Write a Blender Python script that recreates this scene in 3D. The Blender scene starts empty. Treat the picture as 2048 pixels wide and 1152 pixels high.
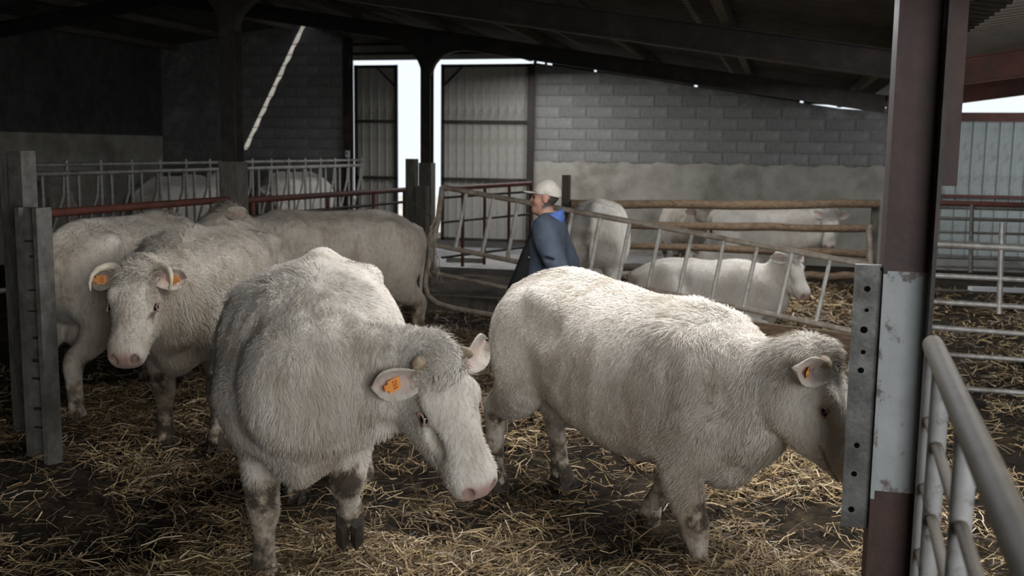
import bpy, bmesh, math, random
import numpy as np
from mathutils import Vector, Matrix

random.seed(7)
RNG = np.random.default_rng(11)
SC = bpy.context.scene
COL = SC.collection

# ------------------------------------------------------------------ camera, light, exposure
FPX = 2075.0                       # focal length in pixels of the 2048 wide frame
CAM_H = 2.0
YAW = math.radians(14.5)           # the lens looks 14.5 degrees left of the barn's long axis (+Y)
PITCH = math.atan((576 - 300) / FPX)
ROLL = 0.012
cam_data = bpy.data.cameras.new('camera')
cam = bpy.data.objects.new('camera', cam_data)
COL.objects.link(cam)
cam_data.sensor_width = 36.0
cam_data.lens = 36.0 * FPX / 2048.0
cam_data.clip_start = 0.05
cam_data.clip_end = 300
CAM_R = Matrix.Rotation(YAW, 3, 'Z') @ Matrix.Rotation(math.pi / 2 - PITCH, 3, 'X') @ Matrix.Rotation(ROLL, 3, 'Z')
cam.matrix_world = Matrix.Translation((0, 0, CAM_H)) @ CAM_R.to_4x4()
cam_data.dof.use_dof = True
cam_data.dof.focus_distance = 5.2
cam_data.dof.aperture_fstop = 2.8
SC.camera = cam

world = bpy.data.worlds.new('sky')
SC.world = world
world.use_nodes = True
bg = world.node_tree.nodes['Background']
bg.inputs['Color'].default_value = (0.86, 0.93, 1.0, 1)
bg.inputs['Strength'].default_value = 1.1

sun_d = bpy.data.lights.new('sun', 'SUN')
sun_d.energy = 14.0
sun_d.angle = math.radians(0.3)
sun_d.color = (1.0, 0.95, 0.86)
sun = bpy.data.objects.new('sun', sun_d)
COL.objects.link(sun)
SUN_DIR = Vector((-1.27, 1.2, -2.32)).normalized()
sun.rotation_euler = SUN_DIR.to_track_quat('-Z', 'Y').to_euler()


def area_light(name, loc, target, sx, sy, power, color):
    d = bpy.data.lights.new(name, 'AREA')
    d.shape = 'RECTANGLE'
    d.size, d.size_y = sx, sy
    d.energy = power
    d.color = color
    o = bpy.data.objects.new(name, d)
    COL.objects.link(o)
    o.location = loc
    o.rotation_euler = (Vector(target) - Vector(loc)).to_track_quat('-Z', 'Y').to_euler()
    return o


# daylight of the open front bay behind the photographer, and added fill lamps below the closed roof
area_light('daylight_open_bay', (2.8, -1.6, 2.6), (-0.4, 5.6, 0.7), 3.6, 2.2, 430, (0.97, 0.98, 1.0))
area_light('fill_overhead', (-0.1, 5.6, 2.76), (-0.5, 5.6, 0.0), 1.2, 3.8, 150, (0.98, 0.98, 1.0))
area_light('fill_overhead_far', (-4.2, 16.9, 3.3), (-4.0, 17.1, 0.0), 3.0, 2.2, 140, (0.98, 0.98, 1.0))
area_light('fill_overhead_pen', (0.2, 12.0, 2.72), (0.2, 12.2, 0.0), 1.8, 2.4, 85, (0.98, 0.98, 1.0))
area_light('fill_annex', (4.9, 15.6, 2.9), (3.6, 19.4, 1.2), 2.0, 1.6, 75, (0.95, 0.98, 1.0))  # added fill lamp that brightens the annex cladding
SC.view_settings.view_transform = 'Standard'
SC.view_settings.look = 'None'
SC.view_settings.gamma = 1.0
SC.view_settings.exposure = 0.0
SC.view_settings.use_curve_mapping = False
SC.cycles.max_bounces = 6
SC.cycles.diffuse_bounces = 3


def ray(px, py):
    return CAM_R @ Vector(((px - 1024) / FPX, -(py - 576) / FPX, -1.0))


def P(px, py, zc):
    """point that lies zc metres in front of the lens on the sight line of a photograph pixel"""
    return Vector((0, 0, CAM_H)) + ray(px, py) * zc


def G(px, py, z=0.0):
    d = ray(px, py)
    return Vector((0, 0, CAM_H)) + d * ((z - CAM_H) / d.z)


def AY(px, py, Y):
    d = ray(px, py)
    return Vector((0, 0, CAM_H)) + d * (Y / d.y)


def AX(px, py, X):
    d = ray(px, py)
    return Vector((0, 0, CAM_H)) + d * (X / d.x)


# ------------------------------------------------------------------ tagging
def tag(o, label=None, cat=None, group=None, kind=None):
    if label: o['label'] = label
    if cat: o['category'] = cat
    if group: o['group'] = group
    if kind: o['kind'] = kind
    return o


def empty(name, loc=(0, 0, 0), rz=0.0):
    o = bpy.data.objects.new(name, None)
    o.empty_display_size = 0.1
    COL.objects.link(o)
    o.location = loc
    o.rotation_euler = (0, 0, rz)
    return o


def link(name, me, parent=None, mat=None):
    o = bpy.data.objects.new(name, me)
    COL.objects.link(o)
    if parent is not None:
        o.parent = parent
    if mat is not None and len(me.materials) == 0:
        me.materials.append(mat)
    return o


# ------------------------------------------------------------------ materials
def _nodes(name):
    m = bpy.data.materials.new(name)
    m.use_nodes = True
    nt = m.node_tree
    return m, nt, nt.nodes, nt.links, nt.nodes['Principled BSDF']


def mat_mottled(name, c1, c2, scale=6.0, rough=0.75, c3=None, scale3=1.3, amt3=0.5, bump=0.3, bscale=40.0, metallic=0.0, stretch=(1, 1, 1), spec=0.3, bdist=0.01, th3=(0.5, 0.65)):
    m, nt, N, L, B = _nodes(name)
    tc = N.new('ShaderNodeTexCoord')
    mp = N.new('ShaderNodeMapping')
    mp.inputs['Scale'].default_value = stretch
    L.new(tc.outputs['Object'], mp.inputs['Vector'])
    n1 = N.new('ShaderNodeTexNoise')
    n1.inputs['Scale'].default_value = scale
    n1.inputs['Detail'].default_value = 6
    n1.inputs['Roughness'].default_value = 0.65
    L.new(mp.outputs[0], n1.inputs['Vector'])
    r = N.new('ShaderNodeValToRGB')
    r.color_ramp.elements[0].position = 0.32
    r.color_ramp.elements[1].position = 0.68
    r.color_ramp.elements[0].color = (*c1, 1)
    r.color_ramp.elements[1].color = (*c2, 1)
    L.new(n1.outputs['Fac'], r.inputs['Fac'])
    out = r.outputs['Color']
    if c3 is not None:
        n3 = N.new('ShaderNodeTexNoise')
        n3.inputs['Scale'].default_value = scale3
        n3.inputs['Detail'].default_value = 8
        n3.inputs['Roughness'].default_value = 0.7
        L.new(mp.outputs[0], n3.inputs['Vector'])
        r3 = N.new('ShaderNodeMapRange')
        r3.inputs['From Min'].default_value = th3[0]
        r3.inputs['From Max'].default_value = th3[1]
        r3.inputs['To Max'].default_value = amt3
        L.new(n3.outputs['Fac'], r3.inputs['Value'])
        mx = N.new('ShaderNodeMix')
        mx.data_type = 'RGBA'
        L.new(r3.outputs[0], mx.inputs[0])
        L.new(out, mx.inputs[6])
        mx.inputs[7].default_value = (*c3, 1)
        out = mx.outputs[2]
    L.new(out, B.inputs['Base Color'])
    B.inputs['Roughness'].default_value = rough
    B.inputs['Metallic'].default_value = metallic
    B.inputs['Specular IOR Level'].default_value = spec
    if bump > 0:
        nb = N.new('ShaderNodeTexNoise')
        nb.inputs['Scale'].default_value = bscale
        nb.inputs['Detail'].default_value = 5
        L.new(mp.outputs[0], nb.inputs['Vector'])
        bp = N.new('ShaderNodeBump')
        bp.inputs['Strength'].default_value = bump
        bp.inputs['Distance'].default_value = bdist
        L.new(nb.outputs['Fac'], bp.inputs['Height'])
        L.new(bp.outputs[0], B.inputs['Normal'])
    return m


def mat_plain(name, c, rough=0.6, metallic=0.0, spec=0.4):
    m, nt, N, L, B = _nodes(name)
    B.inputs['Base Color'].default_value = (*c, 1)
    B.inputs['Roughness'].default_value = rough
    B.inputs['Metallic'].default_value = metallic
    B.inputs['Specular IOR Level'].default_value = spec
    return m


M = {}
M['block'] = mat_mottled('concrete_block', (0.13, 0.13, 0.125), (0.24, 0.24, 0.23), 9, 0.92, (0.08, 0.078, 0.07), 0.7, 0.6, 0.5, 60)
M['block_shaded'] = mat_mottled('shaded_block', (0.045, 0.045, 0.042), (0.085, 0.083, 0.078), 6, 0.95, (0.03, 0.03, 0.027), 0.7, 0.6, 0.5, 40)  # darker block copy: shade of the dim side put into its colour
M['render'] = mat_mottled('cement_render', (0.25, 0.235, 0.20), (0.36, 0.345, 0.30), 3, 0.93, (0.12, 0.11, 0.085), 0.9, 0.7, 0.4, 25)
M['mortar'] = mat_mottled('mortar', (0.12, 0.12, 0.112), (0.2, 0.2, 0.19), 14, 0.95, (0.33, 0.33, 0.32), 2.5, 0.6, 0.4, 50)
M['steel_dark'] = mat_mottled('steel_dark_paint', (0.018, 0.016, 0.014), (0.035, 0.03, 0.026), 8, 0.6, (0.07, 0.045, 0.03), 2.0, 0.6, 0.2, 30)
M['steel_red'] = mat_mottled('steel_red_oxide', (0.085, 0.028, 0.020), (0.14, 0.048, 0.034), 7, 0.6, (0.05, 0.035, 0.028), 2.0, 0.7, 0.25, 30)
M['steel_brown'] = mat_mottled('steel_brown_oxide', (0.035, 0.020, 0.017), (0.062, 0.034, 0.028), 7, 0.62, (0.03, 0.026, 0.022), 2.2, 0.7, 0.2, 40)
M['steel_white'] = mat_mottled('steel_white_paint', (0.22, 0.235, 0.235), (0.30, 0.315, 0.315), 4, 0.6, (0.07, 0.05, 0.04), 5.5, 0.85, 0.2, 40, th3=(0.56, 0.62))
M['galv'] = mat_mottled('galvanised_steel', (0.26, 0.25, 0.23), (0.40, 0.39, 0.36), 18, 0.5, (0.10, 0.075, 0.05), 3.0, 0.7, 0.15, 60, metallic=0.35)
M['galv_dull'] = mat_mottled('galvanised_steel_dull', (0.09, 0.086, 0.076), (0.17, 0.163, 0.145), 14, 0.6, (0.07, 0.055, 0.04), 3.0, 0.7, 0.2, 60, metallic=0.3)
M['rung'] = mat_mottled('lit_rung', (0.42, 0.40, 0.36), (0.60, 0.58, 0.53), 14, 0.6, (0.2, 0.15, 0.1), 6, 0.6, 0.15, 60)  # lighter than the rails: strong light on the rungs put into the colour
M['galv_rust'] = mat_mottled('rusty_tube', (0.22, 0.175, 0.13), (0.42, 0.375, 0.31), 13, 0.65, (0.11, 0.065, 0.04), 3.4, 0.7, 0.3, 60, metallic=0.1)
M['tube_cream'] = mat_mottled('cream_tube', (0.15, 0.128, 0.094), (0.21, 0.182, 0.138), 9, 0.55, (0.10, 0.075, 0.05), 4, 0.6, 0.15, 60)
M['tube_white'] = mat_mottled('white_tube', (0.19, 0.19, 0.182), (0.27, 0.27, 0.26), 8, 0.6, (0.05, 0.04, 0.03), 7.0, 0.85, 0.15, 60, th3=(0.56, 0.64))
M['bracket'] = mat_mottled('zinc_bracket', (0.08, 0.08, 0.074), (0.17, 0.17, 0.16), 10, 0.55, (0.05, 0.045, 0.04), 4, 0.7, 0.2, 50, metallic=0.4)
M['wood'] = mat_mottled('weathered_wood', (0.12, 0.08, 0.05), (0.25, 0.175, 0.11), 5, 0.85, (0.07, 0.05, 0.035), 2.2, 0.7, 0.5, 20, stretch=(1.5, 10, 10))
M['wood_grey'] = mat_mottled('grey_wood', (0.07, 0.062, 0.05), (0.16, 0.145, 0.12), 6, 0.88, (0.045, 0.04, 0.032), 2.2, 0.7, 0.5, 20, stretch=(10, 10, 1.5))
M['door_sheet'] = mat_mottled('door_sheet', (0.25, 0.245, 0.215), (0.37, 0.36, 0.325), 3, 0.6, (0.17, 0.155, 0.12), 1.6, 0.6, 0.1, 30)
M['clad_sheet'] = mat_mottled('cladding_sheet', (0.30, 0.335, 0.33), (0.42, 0.46, 0.45), 3, 0.55, (0.14, 0.13, 0.11), 2.6, 0.7, 0.1, 30)
M['roof'] = mat_mottled('fibre_cement_roof', (0.045, 0.042, 0.037), (0.085, 0.08, 0.07), 5, 0.9, (0.03, 0.027, 0.023), 1.0, 0.7, 0.3, 40)
M['roof_pale'] = mat_mottled('pale_roof_sheet', (0.30, 0.29, 0.275), (0.42, 0.41, 0.39), 4, 0.8, (0.2, 0.18, 0.15), 1.0, 0.5, 0.2, 40)
M['purlin'] = mat_mottled('purlin_wood', (0.06, 0.05, 0.038), (0.12, 0.10, 0.078), 4, 0.85, None, bump=0.3, bscale=30, stretch=(8, 1, 8))
M['soil'] = mat_mottled('trodden_muck', (0.010, 0.008, 0.006), (0.035, 0.027, 0.018), 7, 0.95, (0.085, 0.064, 0.036), 2.2, 0.7, 0.8, 30, bdist=0.03, spec=0.15)
M['concrete'] = mat_mottled('concrete_floor', (0.16, 0.155, 0.15), (0.27, 0.265, 0.255), 2.5, 0.6, (0.07, 0.06, 0.05), 1.2, 0.7, 0.3, 40)
M['plastic_white'] = mat_plain('white_plastic', (0.5, 0.52, 0.54), 0.5)
M['twine'] = mat_mottled('twine', (0.22, 0.19, 0.14), (0.42, 0.38, 0.3), 30, 0.9, bump=0)
M['hole'] = mat_plain('dark_hole', (0.004, 0.004, 0.004), 1.0, spec=0.0)
M['horn'] = mat_mottled('horn', (0.42, 0.36, 0.26), (0.62, 0.56, 0.44), 3, 0.5, (0.2, 0.16, 0.1), 3, 0.6, 0.4, 14, stretch=(1, 1, 1))
M['horn_stub'] = mat_mottled('horn_stub', (0.10, 0.07, 0.045), (0.42, 0.33, 0.22), 16, 0.6, bump=0.5, bscale=50)
M['hoof'] = mat_mottled('hoof', (0.02, 0.016, 0.012), (0.06, 0.048, 0.035), 12, 0.7, bump=0.3)
M['eye'] = mat_plain('eye', (0.006, 0.006, 0.008), 0.08, spec=0.7)
M['lid'] = mat_mottled('eyelid', (0.30, 0.19, 0.15), (0.40, 0.27, 0.22), 20, 0.6, bump=0.1)
M['tag'] = mat_plain('ear_tag', (0.78, 0.30, 0.07), 0.5)
M['ink'] = mat_plain('tag_ink', (0.22, 0.075, 0.02), 0.6)


def tint(name, base, mul):
    m = M[base].copy()
    m.name = name
    return m


# ------------------------------------------------------------------ mesh helpers
def np_mesh(name, verts, faces, mat=None, smooth=False, colors=None, cname='paint'):
    """verts (n,3) and faces (m,k) with one k for all of them"""
    verts = np.ascontiguousarray(verts, dtype=np.float32)
    faces = np.ascontiguousarray(faces, dtype=np.int32)
    k = faces.shape[1]
    me = bpy.data.meshes.new(name)
    me.vertices.add(len(verts))
    me.vertices.foreach_set('co', verts.ravel())
    me.loops.add(faces.size)
    me.loops.foreach_set('vertex_index', faces.ravel())
    me.polygons.add(len(faces))
    me.polygons.foreach_set('loop_start', np.arange(0, faces.size, k, dtype=np.int32))
    me.polygons.foreach_set('loop_total', np.full(len(faces), k, dtype=np.int32))
    if smooth:
        me.polygons.foreach_set('use_smooth', np.ones(len(faces), dtype=bool))
    me.update(calc_edges=True)
    if colors is not None:
        a = me.attributes.new(cname, 'FLOAT_COLOR', 'POINT')
        c = np.ones((len(verts), 4), dtype=np.float32)
        c[:, :3] = colors
        a.data.foreach_set('color', c.ravel())
    if mat is not None:
        me.materials.append(mat)
    return me


class MB:
    """collects boxes, tubes and prisms and turns them into ONE mesh"""

    def __init__(self):
        self.v, self.f, self.s = [], [], []

    def add(self, vs, fs, smooth=False):
        o = len(self.v)
        self.v += [tuple(x) for x in vs]
        self.f += [tuple(i + o for i in f) for f in fs]
        self.s += [smooth] * len(fs)
        return self

    def box(self, c, s, rot=None):
        c = Vector(c)
        hx, hy, hz = s[0] / 2, s[1] / 2, s[2] / 2
        vs = []
        for x in (-hx, hx):
            for y in (-hy, hy):
                for z in (-hz, hz):
                    p = Vector((x, y, z))
                    if rot is not None: p = rot @ p
                    vs.append(c + p)
        return self.add(vs, [(0, 1, 3, 2), (4, 6, 7, 5), (0, 4, 5, 1), (2, 3, 7, 6), (0, 2, 6, 4), (1, 5, 7, 3)])

    def prism(self, a, b, profile, up=(0, 0, 1), cap=True, smooth=False):
        """extrude a closed 2D profile (side, up) from a to b"""
        a, b = Vector(a), Vector(b)
        d = (b - a).normalized()
        up = Vector(up)
        if abs(d.dot(up)) > 0.98: up = Vector((0, 1, 0))
        sd = d.cross(up).normalized()
        u = sd.cross(d).normalized()
        n = len(profile)
        vs = [a + sd * p[0] + u * p[1] for p in profile] + [b + sd * p[0] + u * p[1] for p in profile]
        fs = [(i, (i + 1) % n, n + (i + 1) % n, n + i) for i in range(n)]
        self.add(vs, fs, smooth)
        if cap:
            self.add(vs[:n], [tuple(reversed(range(n)))])
            self.add(vs[n:], [tuple(range(n))])
        return self

    def tube(self, pts, r, n=10, cap=True):
        pts = [Vector(p) for p in pts]
        rs = r if isinstance(r, (list, tuple)) else [r] * len(pts)
        vs, fs = [], []
        prev = None
        for i, p in enumerate(pts):
            t = (pts[min(i + 1, len(pts) - 1)] - pts[max(i - 1, 0)]).normalized()
            if prev is None:
                h = Vector((0, 0, 1)) if abs(t.z) < 0.9 else Vector((1, 0, 0))
                sd = t.cross(h).normalized()
            else:
                sd = (prev - t * prev.dot(t)).normalized()
            prev = sd
            u = sd.cross(t)
            for k in range(n):
                an = 2 * math.pi * k / n
                vs.append(p + (sd * math.cos(an) + u * math.sin(an)) * rs[i])
        for i in range(len(pts) - 1):
            for k in range(n):
                fs.append((i * n + k, i * n + (k + 1) % n, (i + 1) * n + (k + 1) % n, (i + 1) * n + k))
        self.add(vs, fs, True)
        if cap:
            m = (len(pts) - 1) * n
            self.add(vs[:n], [tuple(reversed(range(n)))])
            self.add(vs[m:m + n], [tuple(range(n))])
        return self

    def mesh(self, name, mat=None):
        me = bpy.data.meshes.new(name)
        me.from_pydata(self.v, [], self.f)
        me.polygons.foreach_set('use_smooth', self.s)
        me.update()
        if mat is not None: me.materials.append(mat)
        return me

    def build(self, name, mat, parent=None):
        return link(name, self.mesh(name, mat), parent)


def rect(w, h):
    return [(-w / 2, -h / 2), (w / 2, -h / 2), (w / 2, h / 2), (-w / 2, h / 2)]


def ibeam(w, h, tf=0.014, tw=0.010):
    a, b = w / 2, h / 2
    return [(-a, -b), (a, -b), (a, -b + tf), (tw / 2, -b + tf), (tw / 2, b - tf), (a, b - tf), (a, b), (-a, b), (-a, b - tf), (-tw / 2, b - tf), (-tw / 2, -b + tf), (-a, -b + tf)]


def copy_obj(o, parent=None):
    c = o.copy()
    COL.objects.link(c)
    c.parent = parent
    return c


# ------------------------------------------------------------------ smooth noise in numpy
def vnoise2(x, y, seed=0):
    r = np.random.default_rng(seed)
    T = r.random((64, 64))
    xi, yi = np.floor(x).astype(int), np.floor(y).astype(int)
    fx, fy = x - xi, y - yi
    fx, fy = fx * fx * (3 - 2 * fx), fy * fy * (3 - 2 * fy)
    g = lambda a, b: T[a % 64, b % 64]
    return (g(xi, yi) * (1 - fx) + g(xi + 1, yi) * fx) * (1 - fy) + (g(xi, yi + 1) * (1 - fx) + g(xi + 1, yi + 1) * fx) * fy


def fbm2(x, y, seed=0, oct=4):
    s, a, t = 0, 0.5, 0
    for i in range(oct):
        s = s + a * vnoise2(x * 2 ** i + 17.3 * i, y * 2 ** i + 5.1 * i, seed + i)
        t += a
        a *= 0.5
    return s / t


def vnoise3(p, seed=0):
    r = np.random.default_rng(seed)
    T = r.random((32, 32, 32))
    i = np.floor(p).astype(int)
    f = p - i
    f = f * f * (3 - 2 * f)
    o = 0
    for a in (0, 1):
        for b in (0, 1):
            for c in (0, 1):
                w = (f[:, 0] if a else 1 - f[:, 0]) * (f[:, 1] if b else 1 - f[:, 1]) * (f[:, 2] if c else 1 - f[:, 2])
                o = o + w * T[(i[:, 0] + a) % 32, (i[:, 1] + b) % 32, (i[:, 2] + c) % 32]
    return o


# ------------------------------------------------------------------ implicit surfaces: bodies grown as one skin
def smin(a, b, k):
    if k <= 0: return np.minimum(a, b)
    h = np.clip(0.5 + 0.5 * (b - a) / k, 0, 1)
    return b * (1 - h) + a * h - k * h * (1 - h)


def nrm(v):
    v = np.asarray(v, float)
    return v / (np.linalg.norm(v) + 1e-12)


class Field:
    def __init__(self, lo, hi, vox):
        self.lo = np.asarray(lo, float)
        self.vox = vox
        self.n = np.ceil((np.asarray(hi, float) - self.lo) / vox).astype(int) + 1
        self.F = np.full(self.n, 0.6, dtype=np.float32)

    def sub(self, lo, hi):
        a = np.clip(np.floor((np.asarray(lo) - self.lo) / self.vox).astype(int), 0, self.n - 1)
        b = np.clip(np.ceil((np.asarray(hi) - self.lo) / self.vox).astype(int) + 1, 1, self.n)
        if np.any(b <= a): return None, None
        sl = tuple(slice(x, y) for x, y in zip(a, b))
        ax = [self.lo[i] + self.vox * np.arange(a[i], b[i]) for i in range(3)]
        X, Y, Z = np.meshgrid(*ax, indexing='ij')
        return sl, np.stack([X, Y, Z], -1).astype(np.float32)

    def put(self, sl, d, k, op):
        if op == 'add':
            self.F[sl] = smin(self.F[sl], d, k)
        else:
            self.F[sl] = -smin(-self.F[sl], d, k)

    def ellipsoid(self, c, r, k=0.03, op='add', axes=None):
        c, r = np.asarray(c, float), np.asarray(r, float)
        m = r.max() + k + 0.05
        sl, p = self.sub(c - m, c + m)
        if sl is None: return
        q = p - c
        if axes is not None:
            q = np.stack([q @ np.asarray(a, float) for a in axes], -1)
        k0 = np.sqrt(((q / r) ** 2).sum(-1))
        k1 = np.sqrt(((q / r ** 2) ** 2).sum(-1)) + 1e-9
        self.put(sl, k0 * (k0 - 1) / k1, k, op)

    def loft(self, nodes, k=0.05, n=2.0, subdiv=4, op='add'):
        """nodes: list of (pos, w, h_up, h_down, up_hint); the skin runs along a smooth line through them"""
        pos = np.array([x[0] for x in nodes], float)
        rad = np.array([[x[1], x[2], x[3]] for x in nodes], float)
        hint = np.array([x[4] if len(x) > 4 and x[4] is not None else (0, 0, 1) for x in nodes], float)
        m = len(nodes)
        if m > 2 and subdiv > 1:
            ts = np.linspace(0, m - 1, (m - 1) * subdiv + 1)
            def cr(A):
                e = np.vstack([2 * A[0] - A[1], A, 2 * A[-1] - A[-2]])
                i = np.minimum(ts.astype(int), m - 2)
                t = (ts - i)[:, None]
                a, b, c, d = e[i], e[i + 1], e[i + 2], e[i + 3]
                return 0.5 * (2 * b + (c - a) * t + (2 * a - 5 * b + 4 * c - d) * t * t + (3 * b - a - 3 * c + d) * t ** 3)
            pos, rad, hint = cr(pos), np.maximum(cr(rad), 0.008), cr(hint)
        tan = np.gradient(pos, axis=0)
        tan /= np.linalg.norm(tan, axis=1)[:, None] + 1e-9
        if len(nodes[0]) > 5:      # the side direction is given: frames that cannot flip
            sv = np.array([x[5] for x in nodes], float)
            sv = cr(sv) if m > 2 and subdiv > 1 else sv
            side = sv - (sv * tan).sum(1)[:, None] * tan
        else:
            side = np.cross(hint, tan)
        side /= np.linalg.norm(side, axis=1)[:, None] + 1e-9
        up = np.cross(tan, side)
        pos, rad, tan, side, up = (A.astype(np.float32) for A in (pos, rad, tan, side, up))
        R = rad.max() + k + 0.06
        sl0, p0 = self.sub(pos.min(0) - R, pos.max(0) + R)
        if sl0 is None: return
        D = np.full(p0.shape[:3], 0.6, dtype=np.float32)
        base = np.array([s.start for s in sl0])
        for i in range(len(pos) - 1):
            rr = rad[i:i + 2].max() + k + 0.05
            sl, p = self.sub(np.minimum(pos[i], pos[i + 1]) - rr, np.maximum(pos[i], pos[i + 1]) + rr)
            if sl is None: continue
            ls = tuple(slice(s.start - b, s.stop - b) for s, b in zip(sl, base))
            ab = pos[i + 1] - pos[i]
            L2 = ab @ ab + 1e-12
            q = p - pos[i]
            t = np.clip((q @ ab) / L2, 0, 1)
            r = q - t[..., None] * ab
            dot = lambda A: r @ A[i] + t * (r @ (A[i + 1] - A[i]))
            u, v, e = dot(side), dot(up), dot(tan)
            w = rad[i, 0] + t * (rad[i + 1, 0] - rad[i, 0])
            hu = rad[i, 1] + t * (rad[i + 1, 1] - rad[i, 1])
            hd = rad[i, 2] + t * (rad[i + 1, 2] - rad[i, 2])
            h = np.where(v > 0, hu, hd)
            mn = np.minimum(w, 0.5 * (hu + hd))
            if n == 2.0:
                qn = np.sqrt((u / w) ** 2 + (v / h) ** 2 + (e / mn) ** 2)
            else:
                qn = (np.abs(u / w) ** n + np.abs(v / h) ** n + np.abs(e / mn) ** n) ** (1 / n)
            D[ls] = np.minimum(D[ls], (qn - 1) * mn)
        self.put(sl0, D, k, op)

    def barrel(self, rows, k, n, dz=0.0):
        """straight trunk along x: rows of (x, z, w, h_up, h_down)"""
        R = np.array(rows, float)
        t = np.linspace(0, len(R) - 1, 80)
        e = np.vstack([2 * R[0] - R[1], R, 2 * R[-1] - R[-2]])
        i = np.minimum(t.astype(int), len(R) - 2)
        g = (t - i)[:, None]
        a, b, c, d = e[i], e[i + 1], e[i + 2], e[i + 3]
        C = 0.5 * (2 * b + (c - a) * g + (2 * a - 5 * b + 4 * c - d) * g * g + (3 * b - a - 3 * c + d) * g ** 3)
        m = k + 0.08
        w = C[:, 2].max() + m
        sl, p = self.sub((C[0, 0] - m - .1, -w, C[:, 1].min() + dz - C[:, 4].max() - m), (C[-1, 0] + m + .2, w, C[:, 1].max() + dz + C[:, 3].max() + m))
        xs = p[:, 0, 0, 0].astype(float)
        xc = np.clip(xs, C[0, 0], C[-1, 0])
        z, ww, hu, hd = (np.interp(xc, C[:, 0], C[:, j]).astype(np.float32)[:, None, None] for j in (1, 2, 3, 4))
        ax = (xs - xc).astype(np.float32)[:, None, None]
        v = p[..., 2] - z - np.float32(dz)
        h = np.where(v > 0, hu, hd)
        mn = np.minimum(ww, 0.5 * (hu + hd))
        q = (np.abs(p[..., 1] / ww) ** n + np.abs(v / h) ** n + np.abs(ax / mn) ** n) ** (1 / n)
        self.put(sl, (q - 1) * mn, k, 'add')

    def soften(self, width, mask):
        """blur the field where mask says so: creases between the grown volumes melt together"""
        r = max(1, int(round(width / self.vox)))
        G_ = np.clip(self.F, -0.12, 0.12).astype(np.float32)
        for _ in range(2):
            for ax in range(3):
                pad = [(0, 0)] * 3
                pad[ax] = (r + 1, r)
                C = np.cumsum(np.pad(G_, pad, mode='edge'), axis=ax, dtype=np.float64)
                n = G_.shape[ax]
                G_ = ((np.take(C, np.arange(2 * r + 1, 2 * r + 1 + n), ax) - np.take(C, np.arange(0, n), ax)) / (2 * r + 1)).astype(np.float32)
        sl, p = self.sub(self.lo, self.lo + self.vox * self.n)
        w = mask(p).astype(np.float32)
        near = np.abs(self.F) < 0.11
        self.F = np.where(near, self.F * (1 - w) + G_ * w, self.F)

    def surface(self):
        """surface nets: one vertex per crossed cell, one quad per crossed grid edge"""
        F = self.F
        F[0], F[-1], F[:, 0], F[:, -1], F[:, :, 0], F[:, :, -1] = (np.maximum(F[0], .01), np.maximum(F[-1], .01), np.maximum(F[:, 0], .01), np.maximum(F[:, -1], .01), np.maximum(F[:, :, 0], .01), np.maximum(F[:, :, -1], .01))
        S = F < 0
        n = self.n - 1
        cnt = np.zeros(n, np.int8)
        C = [(a, b, c) for a in (0, 1) for b in (0, 1) for c in (0, 1)]
        for a, b, c in C:
            cnt += S[a:a + n[0], b:b + n[1], c:c + n[2]]
        act = (cnt > 0) & (cnt < 8)
        idx = np.full(n, -1, np.int32)
        cells = np.argwhere(act)
        idx[act] = np.arange(len(cells))
        vals = {cc: F[cells[:, 0] + cc[0], cells[:, 1] + cc[1], cells[:, 2] + cc[2]].astype(float) for cc in C}
        acc = np.zeros((len(cells), 3))
        num = np.zeros(len(cells))
        for i, a in enumerate(C):
            for b in C[i + 1:]:
                if sum(abs(x - y) for x, y in zip(a, b)) != 1: continue
                fa, fb = vals[a], vals[b]
                cr = (fa < 0) != (fb < 0)
                t = np.where(cr, fa / np.where(cr, fa - fb, 1), 0)
                pt = np.array(a, float) + t[:, None] * (np.array(b, float) - np.array(a, float))
                acc += np.where(cr[:, None], pt, 0)
                num += cr
        V = self.lo + self.vox * (cells + acc / num[:, None])
        quads = []
        for ax in range(3):
            o1, o2 = [(1, 2), (2, 0), (0, 1)][ax]
            lo = [slice(1, -1)] * 3
            lo[ax] = slice(0, -1)
            hi = [slice(1, -1)] * 3
            hi[ax] = slice(1, None)
            A, B_ = S[tuple(lo)], S[tuple(hi)]
            e = np.argwhere(A != B_)
            inside = A[e[:, 0], e[:, 1], e[:, 2]]
            g = e.copy()
            for d in range(3):
                if d != ax: g[:, d] += 1
            def cell(d1, d2):
                h = g.copy()
                h[:, o1] -= d1
                h[:, o2] -= d2
                return idx[h[:, 0], h[:, 1], h[:, 2]]
            q = np.stack([cell(1, 1), cell(0, 1), cell(0, 0), cell(1, 0)], 1)
            q[~inside] = q[~inside][:, ::-1]
            quads.append(q)
        Q = np.vstack(quads)
        return V, Q
# ------------------------------------------------------------------ the barn
YB = 19.4                            # gable wall at the far end
XL, XRG, XV, XRT = -12.6, -9.26, 1.25, 9.0
XW = 1.85                            # the block wall ends here   # left wall, ridge, valley, open right side
ZRG = 4.38
YF = -4.5


def zroof(x):
    if x < XRG: return ZRG - 0.14 * (XRG - x)
    if x < XV: return ZRG - 0.152 * (x - XRG)
    return ZRG - 0.152 * (XV - XRG) + 0.14 * (x - XV)


def sstep(t):
    t = np.clip(t, 0, 1)
    return t * t * (3 - 2 * t)


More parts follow.
